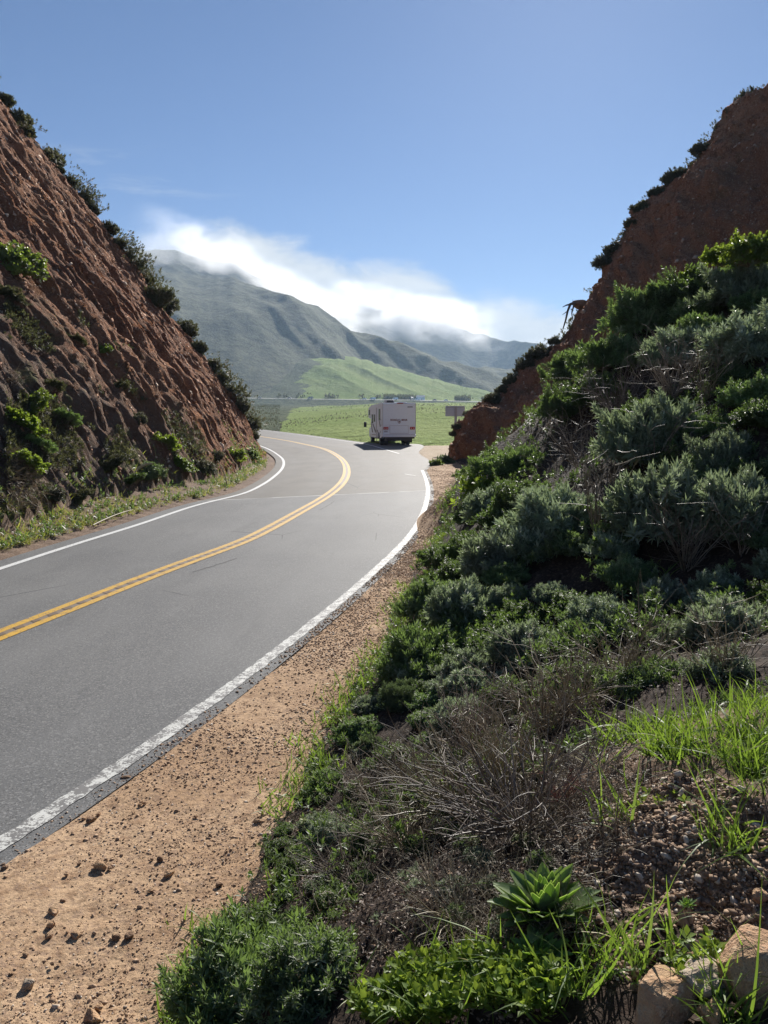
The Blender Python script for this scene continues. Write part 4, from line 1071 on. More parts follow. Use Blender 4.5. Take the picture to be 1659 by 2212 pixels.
# rosette succulent
def rosette(px, s, lab, seed, n=64, cat='succulent'):
    g = np.random.default_rng(seed); H, ok = hitR([px[0]], [px[1]]); p = H[0]; parts = []
    e = empty('rosette_plant', tuple(map(float, p)), label=lab, cat=cat)
    for i in range(n):
        f = i / n; tl = R(6 + 68 * f ** .9) + g.normal(0, .12); a = i * 2.39996; Lf = s * (.45 + .55 * math.sin(min(1, f * 1.3) * 1.57)) * g.uniform(.85, 1.1)
        t = np.linspace(0, 1, 8); wd = .20 * Lf * (np.sin(np.pi * np.clip(t * .93 + .06, 0, 1)) ** .7) * (1 - .25 * t); wd[-1] = .002
        cur = tl + .35 * (t - .3) * (1 if f > .4 else -.3)
        rr = np.cumsum(np.sin(cur)) * Lf / 8; zz = np.cumsum(np.cos(cur)) * Lf / 8
        nrm_ = np.stack([-np.cos(cur), 0 * cur, np.sin(cur)], 1)
        C = np.stack([rr, 0 * rr, zz], 1)
        cs = np.array([(-1, .28), (-.5, .05), (0, -.1), (.5, .05), (1, .28)])
        V = C[:, None] + np.stack([0 * t, wd, 0 * t], 1)[:, None] * cs[None, :, :1] + (nrm_ * wd[:, None])[:, None] * cs[None, :, 1:]
        V2 = V - nrm_[:, None] * (.012 * s * 2 * (1 - .6 * t))[:, None, None]
        V = V.reshape(-1, 3); V2 = V2.reshape(-1, 3); c, sn = math.cos(a), math.sin(a); Rz = np.array([[c, -sn, 0], [sn, c, 0], [0, 0, 1]])
        F = gridf(8, 5); parts.append((V @ Rz.T, F, np.full(len(V), g.random()))); parts.append((V2 @ Rz.T, F[:, ::-1], np.full(len(V), g.random())))
    J = join(parts); mk('leaves', J[0], J[1], M['succulent'], e, True, {'rnd': J[2]})
    L_, r = branching((0, 0, -.04), .07, 3, .3, g, 0, .1, .012, 3); T = tubes(L_, r, 6); mk('stem', T[0], T[1], M['twig'], e, attrs={'rnd': T[2]})
    e.rotation_euler = (R(-6), R(-8), 0); return e
rosette((1185, 1990), .18, 'large fleshy-leaved green rosette plant on the left flank of the mound', 3)
rosette((1165, 2080), .10, 'smaller rosette of fleshy leaves in the grass just below the large rosette', 4, 30)
rosette((1485, 1960), .03, 'tiny pale rosette on the bare soil in the middle of the mound', 5, 24)

# ------------------------------------------------------------------ stones, gravel, clods
def stone_at(px, dims, seed, mat, lab, name='rock', cat='rock', rot=0., sink=.3, tilt=(0, 0), group=None):
    H, ok = hitR([px[0]], [px[1]]); p = H[0]
    o = rock_mesh(name, seed, dims, M[mat], label=lab, cat=cat, group=group); o.location = (float(p[0]), float(p[1]), float(p[2] + dims[2] * (.5 - sink))); o.rotation_euler = (tilt[0], tilt[1], rot); return o
stone_at((1420, 2185), (.21, .14, .11), 3, 'rock', 'large angular ochre rock with a flat sunlit face at the bottom edge of the photo', rot=.5, tilt=(.1, -.35), sink=.2)
stone_at((1630, 2115), (.21, .18, .14), 5, 'rock', 'large rounded orange rock in the bottom right corner', rot=1.2, sink=.25)
stone_at((1520, 2150), (.13, .13, .10), 8, 'rock_pale', 'knobbly pale rock wedged between the two large orange rocks', rot=.3, sink=.2)
stone_at((1500, 2080), (.045, .04, .035), 9, 'rock', 'small orange stone just above the knobbly pale rock', rot=.3, sink=.2)
stone_at((1540, 2200), (.08, .07, .06), 10, 'rock', 'small orange rock at the very bottom edge under the knobbly pale rock', rot=.9, sink=.2)
stone_at((1560, 1800), (.055, .04, .03), 12, 'rock_pale', 'pale round stone at the top of the rubble on the mound', rot=.9)
stone_at((1480, 1740), (.07, .06, .05), 13, 'rock_dark', 'grey-brown stone among grass at the upper edge of the rubble', rot=.4)
stone_at((1640, 1940), (.05, .04, .035), 14, 'rock', 'orange stone at the right edge of the rubble, above the large rounded rock', rot=.2)
stone_at((1110, 2065), (.05, .035, .035), 15, 'rock_pale', 'pale stone in the soil left of the smaller rosette', rot=.5)
stone_at((1570, 1630), (.10, .08, .06), 16, 'rock_dark', 'dark pitted stone behind the tall grass at the right', rot=.5)
sh = [((272, 1684), (.10, .07, .05), 'black-looking stone lying on the asphalt edge beside the white line', 'rock_dark'),
      ((197, 1773), (.10, .06, .05), 'brown oval stone on the shoulder near the white line', 'rock_dark'),
      ((215, 1875), (.11, .08, .07), 'reddish wedge-shaped stone in the middle of the near shoulder', 'rock'),
      ((365, 1890), (.09, .06, .05), 'pinkish stone on the shoulder right of the wedge-shaped one', 'rock'),
      ((345, 1860), (.045, .045, .05), 'small upright brown stone on the shoulder above the pinkish one', 'rock_dark'),
      ((115, 1975), (.07, .06, .07), 'pointed red-brown stone in the left half of the near shoulder', 'rock'),
      ((110, 2000), (.06, .05, .05), 'round tan stone directly below the pointed red-brown stone', 'rock'),
      ((250, 2028), (.055, .05, .04), 'left one of two dark stones lying side by side on the shoulder', 'rock_dark'),
      ((278, 2026), (.06, .05, .045), 'right one of two dark stones lying side by side on the shoulder', 'rock_dark'),
      ((163, 2022), (.07, .05, .045), 'flat reddish stone left of the two dark stones', 'rock'),
      ((60, 2130), (.08, .06, .06), 'grey speckled stone near the bottom left corner', 'rock_pale'),
      ((415, 2170), (.09, .07, .06), 'dark grey stone at the lower end of the shoulder beside the serrated shrub', 'rock_dark'),
      ((560, 1775), (.12, .05, .04), 'long pinkish stone on the far part of the near shoulder', 'rock'),
      ((10, 1880), (.06, .05, .05), 'dark stone at the left edge of the photo on the shoulder', 'rock_dark'),
      ((200, 2200), (.12, .09, .07), 'large reddish stone cut by the bottom edge of the photo', 'rock'),
      ((905, 1255), (.16, .12, .09), 'dark stone at the edge of the asphalt far along the shoulder', 'rock_dark'),
      ((895, 1195), (.18, .14, .1), 'pair-like dark lump on the shoulder inside the bend', 'rock_dark')]
for i, (px, d, lab, mt_) in enumerate(sh): stone_at(px, tuple(.78 * q for q in d), 40 + i, mt_, lab, 'stone', 'stone', rot=i * 1.3, sink=.33)
g_ = np.random.default_rng(77); pused = {}
def pebl(dx, dy):
    a = min(sh, key=lambda q: (q[0][0] - dx)**2 + (q[0][1] - dy)**2); nm = a[2].split(' stone')[0] + ' stone'; nm = nm.replace('left one of two dark stones', 'side-by-side stones')
    d = ('above' if dy < a[0][1] else 'below') + ('-left of' if dx < a[0][0] else '-right of'); b = f'small pebble {d} the {nm}'; pused[b] = pused.get(b, 0) + 1
    return b if pused[b] == 1 else b.replace('small pebble', ['', '', 'another pebble', 'third pebble', 'fourth pebble', 'fifth pebble', 'sixth pebble'][min(pused[b], 6)])
for i in range(40):
    dx, dy = g_.uniform(0, 700), g_.uniform(1700, 2200)
    H, ok = hitR([dx], [dy]); p = H[0] if len(H) else None
    if p is None or p[0] > toe_x(p[1]) - .1 or p[0] < np.interp(p[1], RE[RE[:, 1] < 57][:, 1], RE[RE[:, 1] < 57][:, 0]) + .05: continue
    s = g_.uniform(.018, .042)
    stone_at((dx, dy), (s, s * .8, s * .6), 200 + i, g_.choice(['rock', 'rock_dark', 'rock']), pebl(dx, dy), 'pebble', 'pebble', rot=i, sink=.2, group='loose pebbles on the near shoulder')
def gravel():
    g = np.random.default_rng(61); n = 100000; y = 1.9 * (40 / 1.9) ** (g.uniform(0, 1, n) ** 1.25)
    ex = np.interp(y, RE[RE[:, 1] < 57][:, 1], RE[RE[:, 1] < 57][:, 0]); tx = toe_x(y); x = ex - .12 + (tx - ex + .35) * g.uniform(0, 1, n) ** .85
    m = (fbm(P3(x * 2, y * 2, 0), 3, 3) + g.uniform(-.5, .5, n) > -.15); x, y = x[m], y[m]
    z = rz(x, y); s = g.lognormal(math.log(.0095), .6, len(x)) * np.clip(y / 4.5, .8, 3.2); s = np.minimum(s, .042)
    z = np.where(x < np.interp(y, RE[RE[:, 1] < 57][:, 1], RE[RE[:, 1] < 57][:, 0]), np.maximum(z, gz(x, y) + .001), z)
    J = scatter_stones(np.stack([x, y, z + s * .04], 1), s); mk('gravel', J[0], J[1], M['gravel'], attrs={'rnd': J[2]}, label='loose tan gravel covering the dirt shoulder', cat='gravel', kind='stuff')
gravel()
def rubble():
    g = np.random.default_rng(62)
    dx, dy = region(12000, [(1430, 1800, 170, 110, 4), (1560, 1880, 120, 130, 2.5), (1330, 1830, 100, 80, 1.5), (1450, 1990, 200, 140, 1.5), (1100, 2080, 120, 90, .5), (1250, 1950, 150, 150, .6), (900, 1950, 300, 200, .6)], g)
    H, ok = hitR(dx, dy); H[:, 2] = rz(H[:, 0], H[:, 1])
    s = g.lognormal(math.log(.012), .55, len(H)); s = np.minimum(s, .045); H[:, 2] += s * .12
    J = scatter_stones(H, s); mk('rubble', J[0], J[1], M['rubble'], attrs={'rnd': J[2]}, label='brown and grey rubble on the sunlit mound in the lower right', cat='rubble', kind='stuff')
rubble()
def clods():
    g = np.random.default_rng(63); n = 190000
    y = 9 * (48 / 9.) ** g.uniform(0, 1, n); k = g.uniform(0, 1, n); 
    dt = 18 * g.uniform(0, 1, n) ** 1.1
    # position from strike and distance: walk along the toe curve
    T, N = nrm2(TL); c = np.concatenate([[0], np.cumsum(np.linalg.norm(np.diff(TL, axis=0), axis=1))])
    smax = c[int(np.argmin(np.abs(TL[:, 1] - 60)))]; s0 = c[int(np.argmin(np.abs(TL[:, 1] - 8)))]
    s = g.uniform(s0, smax, n); i = np.searchsorted(c, s).clip(0, len(c) - 1); p = TL[i] + N[i] * dt[:, None]
    z, dv, d2, s2 = lz(p[:, 0], p[:, 1], True); m = np.abs(d2 - dt) < .3; p, z, s2, dt = p[m], z[m], s2[m], dt[m]
    V = P3(p[:, 0], p[:, 1], z); ln = np.array([.78, -.05, .6]); kk = sstep(0, 1.5, dt); ph = s2 + .12 * dt + .5 * vnoise(P3(s2 * .2, dt * .15, 0 * s2), 2)
    r1 = fbm(P3(ph * .34, dt * .06, 0 * s2), 3, 51, ridged=True) * .34 + fbm(P3(ph * 1.15, dt * .22, 0 * s2), 3, 151, ridged=True) * .17; r2 = fbm(P3(ph * 1.5, dt * .35, 0 * s2 + 7), 4, 57, .6) * .34 * sstep(-.5, .5, fbm(P3(s2 * .3, dt * .3, 0 * s2), 2, 58))
    V = V + ln * (kk * (r1 + r2 + fbm(V * .6, 3, 61) * .2 + fbm(V * 2.0, 4, 63, .6) * .15) + sstep(0, .6, dt) * fbm(P3(s2 * 3.4 + .3 * dt, dt * .9, V[:, 2] * .3), 4, 65, .65) * .2)[:, None]
    sz = g.lognormal(math.log(.06), .62, len(V)); sz = np.minimum(sz, .36) * np.clip(V[:, 1] / 28, .6, 1.4)
    kx = g.integers(0, 6, len(V)); parts = []
    for j, (tv, tf) in enumerate(HULLS):
        q = kx == j; parts.append(inst(tv, tf, V[q], frames(unit(ln + g.normal(0, .4, (q.sum(), 3)))), np.stack([sz[q], sz[q], sz[q] * .9], 1)))
    J = join(parts); mk('soil_clods', J[0], J[1], M['chips'], attrs={'rnd': J[2]}, label='crumbly red soil clods and chips covering the left cut bank', cat='clods', kind='stuff')
clods()

# ------------------------------------------------------------------ plants on the left bank
def left_sil():
    T, N = nrm2(TL); res = []
    for dt in np.arange(.4, 22, .2):
        z = K_L * dt + .25; p = TL + N * dt
        d, _ = sdist(p[:, 0], p[:, 1], TL); ok = (np.abs(d - dt) < .1) & (p[:, 1] > 20) & (p[:, 1] < 75)
        a = np.where(ok, p[:, 0] / np.maximum(p[:, 1], 1), -9); i = int(np.argmax(a)); res.append((p[i, 0], p[i, 1], z + .15, a[i]))
    return np.array(res)
def left_edge():
    V = LBV[0]; V = V[(V[:, 1] > 14) & (V[:, 1] < 52)]; a = V[:, 0] / V[:, 1]; e = (V[:, 2] - EYE) / V[:, 1]; res = []
    for b in np.linspace(-.022, .455, 130):
        m = np.abs(e - b) < .004
        if m.any(): i = np.flatnonzero(m)[np.argmax(a[m])]; res.append((*V[i], a[i]))
    return np.array(res)
LS = left_edge()
g_ = np.random.default_rng(88); i = 0; cnt = 0
extra = {0: 'dark rounded bush at the foot of the left bank, where it meets the road bend'}
while i < len(LS):
    p = LS[i]; r = float(g_.choice([.35, .5, .65, .85, 1.05], p=[.25, .25, .25, .15, .1]))
    if cnt < 8: r *= 1.2
    ang = math.atan2(p[2] + .2 - EYE, -p[0])
    pos = (p[0] + .0 - .05 * r, p[1] + .1, p[2] + .0)
    lab = extra.get(cnt, ordw(cnt) + ' bush from the bottom in the fringe along the skyline of the left bank')
    shrub('ball', pos, r * .85, lab, None if cnt in extra else 'bushes along the skyline edge of the left bank', hs=g_.uniform(.8, 1.15))
    dd = 0.
    while i < len(LS) - 1 and dd < r * 1.25 + .15: dd += float(abs(LS[i + 1, 2] - LS[i, 2])) * 1.2; i += 1
    cnt += 1
    if i >= len(LS) - 1: break
print('crest bushes', cnt)
for (dx, dy, r, kind, lab) in [(20, 560, 62, 'bright', 'yellow-green leafy clump on the left bank, cut by the left edge of the photo'),
        (55, 870, 48, 'bright', 'yellow-green shrub just up the bank from the lowest clump at the left edge'), (120, 900, 40, 'green', 'green shrub in the lower left part of the bank, below the small green clump'), (60, 960, 42, 'green', 'leafy green shrub between the green clumps at the left edge'), (310, 1010, 34, 'green', 'green shrub between the blue-green shrub and the bright green one'), (8, 640, 45, 'crest', 'tufted green plant hanging below the yellow-green clump at the left edge'),
        (20, 910, 55, 'bright', 'green clump low on the left bank at the left edge of the photo'), (35, 1000, 50, 'bright', 'sunlit green weeds at the left edge near the foot of the bank'),
        (100, 835, 32, 'crest', 'small green clump in the lower left part of the bank'), (250, 835, 30, 'crest', 'green plants in the long gully of the left bank'), (285, 900, 26, 'crest', 'lower green plants in the same long gully'), (150, 735, 30, 'crest', 'mossy green patch in the middle of the left bank'), (215, 750, 22, 'bright', 'small bright tuft beside the long gully of the left bank'),
        (232, 1000, 45, 'crest', 'dark shadowed bush low on the left bank above the verge'), (280, 1035, 40, 'dark', 'blue-green shrub just right of the dark shadowed bush'), (345, 960, 36, 'bright', 'bright green shrub above the verge in the middle of the left bank'),
        (380, 1000, 34, 'bright', 'yellow-green shrub beside the verge, lower than the bright green one'), (430, 1010, 30, 'crest', 'dark green tuft at the toe of the left bank'), (500, 985, 30, 'bright', 'leafy plant at the toe of the bank towards the bend'), (535, 975, 24, 'bright', 'last leafy plant on the toe before the bend'), (460, 985, 24, 'crest', 'small tuft between the two leafy plants near the bend'),
        (90, 1060, 40, 'crest', 'scrappy green bush at the foot of the left bank near the left edge'), (170, 1075, 34, 'crest', 'scrappy brownish bush at the foot of the left bank right of the scrappy green one')]:
    H = hitL([dx], [dy])
    if len(H):
        p = H[0]; rr = pxrad(p, r)
        shrub(kind, p + np.array([.15, -.05, -.25 * rr]), rr, lab, hs=.7, lean=(0, R(30)))
def skyline_scrub():
    g = np.random.default_rng(93); A = LS[g.integers(0, len(LS), 5200), :3]; B = CC[g.integers(30, len(CC), 800)]
    dA = g.normal(0, .32, A.shape) + np.array([.12, -.1, .12]); dB = g.normal(0, .12, B.shape) + np.array([.08, -.1, -.05])
    m = fbm(A * .5, 3, 3) > -.15; mB = fbm(B * .6, 3, 4) > -.05
    Q = np.concatenate([(A + dA)[m], (B + dB)[mB]]); nn = np.concatenate([np.tile([.6, 0, .8], (m.sum(), 1)), np.tile([-.6, 0, .8], (mB.sum(), 1))])
    parts = []; k = g.integers(0, 3, len(Q))
    for j, (tv, tf) in enumerate(SPRIG['small']):
        q = k == j; parts.append(inst(tv, tf, Q[q], frames(unit(nn[q] + g.normal(0, .4, (q.sum(), 3)))), g.uniform(.06, .17, q.sum())))
    J = join(parts); mk('skyline_scrub', J[0], J[1], M['leaf_crest'], attrs={'rnd': J[2]}, label='thin scrub growing between the bushes along both skyline edges', cat='scrub', kind='stuff')
skyline_scrub()
def verge():
    g = np.random.default_rng(91); T, N = nrm2(VL); n = 42000
    w = 1 / np.maximum(VL[:, 1], 6) ** .8 * (VL[:, 1] > 6) * (VL[:, 1] < 72); i = g.choice(len(VL), n, p=w / w.sum())
    sp = np.interp(VL[i, 1], [8, 20, 35, 60], [1.5, 1.8, 2.4, 1.8]); off = g.uniform(0, 1, n) ** 1.1 * sp - .08
    p = VL[i] + N[i] * off[:, None] + g.normal(0, .12, (n, 2)); m = fbm(P3(p[:, 0] * 1.1, p[:, 1] * 1.1, 0), 3, 3) + g.uniform(-.3, .3, n) > -.42; p = p[m]
    z, dv, dt, s = lz(p[:, 0], p[:, 1], True); q = (dv > -.12) & (dt < 1.6); p, z = p[q], z[q]; Q = P3(p[:, 0], p[:, 1], z)
    J = blades(Q, g.uniform(.04, .17, len(Q)) * (1 + .8 * (g.random(len(Q)) > .9)) * (.6 + .6 * (fbm(Q * 1.5, 2, 44) + .5)), g, .7, 1.7)
    mk('verge_grass', J[0], J[1], M['grass_dry'], attrs={'rnd': J[2]}, label='yellowish green grass and weeds on the verge under the left bank', cat='grass', kind='stuff')
    n2 = 2600; k = g.choice(len(Q), n2); W = Q[k] + g.normal(0, .05, (n2, 3)) * (1, 1, 0) + (0, 0, .03); parts = []; kk = g.integers(0, 3, n2)
    for j, (tv, tf) in enumerate(SPRIG['small']):
        q = kk == j; parts.append(inst(tv, tf, W[q], frames(unit(np.array([.2, 0, 1]) + g.normal(0, .3, (q.sum(), 3)))), g.uniform(.04, .12, q.sum())))
    J = join(parts); mk('verge_weeds', J[0], J[1], M['leaf_green'], attrs={'rnd': J[2]}, label='leafy green weeds mixed into the grass of the left verge', cat='weeds', kind='stuff')
    k = g.choice(len(Q), 500); W = Q[k] + np.array([0, 0, .16]); W = W[W[:, 1] > 24]
    V, F = HULLS[0]; J = inst(V, F, W, randR(len(W)), np.full(len(W), .05)); mk('wildflowers', J[0], J[1], M['flower'], attrs={'rnd': J[2]}, label='tiny yellow wildflowers in the verge at the bend', cat='flowers', kind='stuff')
    # thin weeds on the lower left face
    dx = g.uniform(0, 560, 16000); dy = g.uniform(640, 1150, 16000); H = hitL(dx, dy); m = (fbm(H * .6, 3, 9) + .05 * (14 - H[:, 1] * .5 - H[:, 2]) > .12) & (sdist(H[:, 0], H[:, 1], TL)[0] > .5); H = H[m]
    parts = []; tp = SPRIG['small'] + SPRIG['fluffy']; k = g.integers(0, len(tp), len(H))
    for j, (tv, tf) in enumerate(tp):
        q = k == j; parts.append(inst(tv, tf, H[q] + np.array([.12, 0, .1]), frames(unit(np.array([.5, 0, .8]) + g.normal(0, .3, (q.sum(), 3)))), g.uniform(.04, .11, q.sum())))
    J = join(parts); J2 = None; mk('bank_weeds', J[0], J[1], M['leaf_crest'], attrs={'rnd': J[2]}, label='sparse dull weeds on the shaded lower part of the left bank', cat='weeds', kind='stuff')
verge()
def thatch():
    g = np.random.default_rng(95); dx = g.uniform(0, 420, 9000); dy = g.uniform(800, 1160, 9000); H = hitL(dx, dy); d = sdist(H[:, 0], H[:, 1], TL)[0]
    H = H[(d > .2) & (fbm(H * .5, 3, 19) + .06 * (16 - H[:, 1]) > .05)]; n = len(H)
    ax = unit(np.array([.75, -.1, -.35]) + g.normal(0, .35, (n, 3))); parts = []; k = g.integers(0, 4, n); L_ = g.uniform(.12, .42, n)
    for j, (tv, tf) in enumerate(BLADES):
        q = k == j; parts.append(inst(tv, tf, H[q] + np.array([.14, 0, .12]), frames(ax[q]), np.stack([.22 + 0 * L_[q], L_[q], L_[q]], 1)))
    J = join(parts); mk('dead_thatch', J[0], J[1], M['thatch'], attrs={'rnd': J[2]}, label='dead brown grass hanging down the lower left bank', cat='dead grass', kind='stuff')
thatch()
def stalk(px0, px1, r, lab, side='L', lie=False):
    H0 = hitL([px0[0]], [px0[1]]) if side == 'L' else hitR([px0[0]], [px0[1]])[0]
    a = H0[0] + np.array([.15, -.1, .08]); H1 = hitL([px1[0]], [px1[1]]) if lie else []
    b = H1[0] + np.array([.1, -.05, .1]) if len(H1) else atY(px1[0], px1[1], a[1] - .2)
    m = (a + b) / 2 + np.array([.08, 0, .1])
    t = np.linspace(0, 1, 8)[:, None]; C = (1 - t)**2 * a + 2 * t * (1 - t) * m + t**2 * b
    J = tubes([C - a], [(r, r * .4)], 5); o = mk('dry_stalk', J[0], J[1], M['straw'], attrs={'rnd': J[2]}, label=lab, cat='stalk'); o.location = tuple(map(float, a))
stalk((365, 962), (371, 925), .05, 'pale upright dry stalk on the left bank above the bright shrubs')
stalk((290, 1020), (330, 1002), .04, 'pale stick leaning out of the dark shadowed bush')
0 and stalk((100, 1080), (150, 1160), .02, 'long dry stem drooping down the left bank onto the verge', lie=True)
0 and stalk((285, 1112), (320, 1092), .03, 'broken pale stick lying in the verge grass', lie=True)
stalk((190, 1140), (280, 1110), .02, 'thin straw-coloured stem lying along the verge', lie=True)
stalk((482, 1052), (470, 995), .025, 'thin curved dry stem at the toe of the left bank near the bend')

# ------------------------------------------------------------------ plants and clods on the red cliff
cz = CC[:, 2]
def cliffpt(z, u=0.): i = int(np.argmin(np.abs(cz - z))); return CC[i] + CST * u
j = 0
for z, u, r, kind in [(1.5, .2, .2, 'crest'), (1.9, .4, .22, 'crest'), (2.5, .6, .26, 'crest'), (3.3, .6, .45, 'crest'), (3.8, .3, .4, 'dark'), (4.3, 0, .5, 'dark'), (5.1, .1, .6, 'dark'), (5.7, .2, .6, 'crest'), (6.4, .1, .3, 'crest'), (10.5, .1, .45, 'crest'), (11.2, 0, .35, 'crest'), (12.4, .2, .4, 'dark'), (13.2, .1, .5, 'crest'), (14.0, .1, .4, 'dark'), (14.8, .2, .55, 'dark'), (16.2, .1, .4, 'crest'), (18.6, .1, .7, 'crest'), (19.6, .3, .45, 'crest')]:
    p = cliffpt(z, u); r *= 1.15; j += 1; shrub('ball', p + np.array([.12, .1, -.1]) * r, r * 1.15, ordw(j - 1) + ' scrubby tuft from the bottom along the skyline edge of the red cliff', 'tufts along the edge of the right cliff', hs=.8)
h_, _ = hitR([955], [1000])
for dx, dy, r, lab in [(958, 985, 26, 'leafy weed clump at the foot of the cliff end beside the pale pull-out'), (940, 996, 16, 'small yellow-green weed on the corner between shoulder and pull-out'), (1000, 1018, 22, 'green tuft at the foot of the cliff on the red dirt')]:
    p = at(dx, dy + r * .6); shrub('bright' if r < 20 else 'dark', p, pxrad(p, r), lab, hs=.9)
def root():
    p = cliffpt(float(atY(1240, 662, CP)[2])) + np.array([-.1, -.2, 0]); g = np.random.default_rng(4)
    e = empty('exposed_root', tuple(map(float, p)), label='dark gnarled root hanging from the edge of the red cliff against the sky', cat='root')
    rock_mesh('root_ball', 71, (.9, .7, .6), M['rock_dark'], e)
    lines = [[(-.2, 0, .1), (-.5, -.05, .05), (-.62, 0, -.3), (-.72, 0, -.8), (-.85, 0, -1.25)], [(-.45, 0, .05), (-.7, 0, .0), (-.9, 0, -.1)], [(-.3, 0, 0), (-.4, 0, -.4), (-.35, 0, -.8)], [(-.62, 0, -.3), (-.9, 0, -.5)]]
    J = tubes(lines, [(.10, .03), (.06, .02), (.05, .02), (.03, .012)], 6); mk('root_strand', J[0], J[1], M['twig'], e, attrs={'rnd': J[2] * 0})
root()
def cliff_clods():
    g = np.random.default_rng(64); n = 20000; i = g.integers(0, len(CC), n); u = g.uniform(0, 1, n) ** 1.3 * 24; V = CC[i] + CST * u[:, None]
    nn = np.array([-.68, -.42, .6]); q = V; s = q @ CST; z = q[:, 2]; edge = sstep(0, 2.5, u)
    rill = fbm(P3(s * .55 + .35 * z, z * .16, 0 * s), 4, 21, ridged=True) * .45; led = fbm(P3(s * .25, z * .9, 0 * s + 3), 3, 41) * .3
    blk = fbm(q * .9, 4, 11, .55) * .45; fine = fbm(q * 3.5, 3, 15, .6) * .13
    q = q + nn * cliff_disp(q, s, z, edge)[:, None]
    sz = np.minimum(g.lognormal(math.log(.10), .6, n), .6); kx = g.integers(0, 6, n); parts = []
    for j, (tv, tf) in enumerate(HULLS):
        m = kx == j; parts.append(inst(tv, tf, q[m], frames(unit(nn + g.normal(0, .5, (m.sum(), 3)))), sz[m]))
    J = join(parts); mk('cliff_clods', J[0], J[1], M['chips_r'], attrs={'rnd': J[2]}, label='dark red clods and stones stuck in the face of the right cliff', cat='clods', kind='stuff')
cliff_clods()

# ================================================================== vehicles, sign and the far valley
M['rv_white'] = simple('white_fibreglass', (.80, .91, 1.0), .35, .5)
M['rv_trim'] = simple('grey_trim', (.35, .36, .38), .5)
M['rv_seam'] = simple('panel_seam', (.5, .51, .54), .5)
M['black'] = simple('black_rubber', (.015, .015, .016), .8, .3)
M['tar'] = simple('tar_crack', (.02, .02, .022), .7)
M['dark'] = simple('black_plastic', (.03, .03, .033), .5)
M['glass'] = simple('dark_glass', (.02, .024, .028), .08, .6)
M['metal'] = simple('galvanised_metal', (.32, .34, .36), .45, .5, .6)
M['sign_back'] = simple('sign_back_aluminium', (.42, .50, .60), .5, .5, .1)
M['red'] = simple('red_lens', (.45, .015, .02), .25, .5)
M['amber'] = simple('clear_lens', (.8, .8, .8), .15, .6)
M['logo'] = simple('dark_red_lettering', (.16, .035, .03), .6)
M['swoosh'] = simple('grey_stripe_decal', (.16, .18, .2), .5)
M['plate'] = simple('licence_plate', (.45, .5, .55), .5)
def text_mesh(name, body, size, mat, parent, loc, rot):
    c = bpy.data.curves.new(name, 'FONT'); c.body = body; c.size = size; c.align_x = 'CENTER'; c.align_y = 'CENTER'; c.extrude = .004; c.offset = .006
    t = bpy.data.objects.new(name, c); COL.objects.link(t)
    me = bpy.data.meshes.new_from_object(t.evaluated_get(bpy.context.evaluated_depsgraph_get())); bpy.data.objects.remove(t); bpy.data.curves.remove(c)
    me.materials.clear(); me.materials.append(mat); o = bpy.data.objects.new(name, me); COL.objects.link(o); o.parent = parent; o.location = loc; o.rotation_euler = rot
    return o
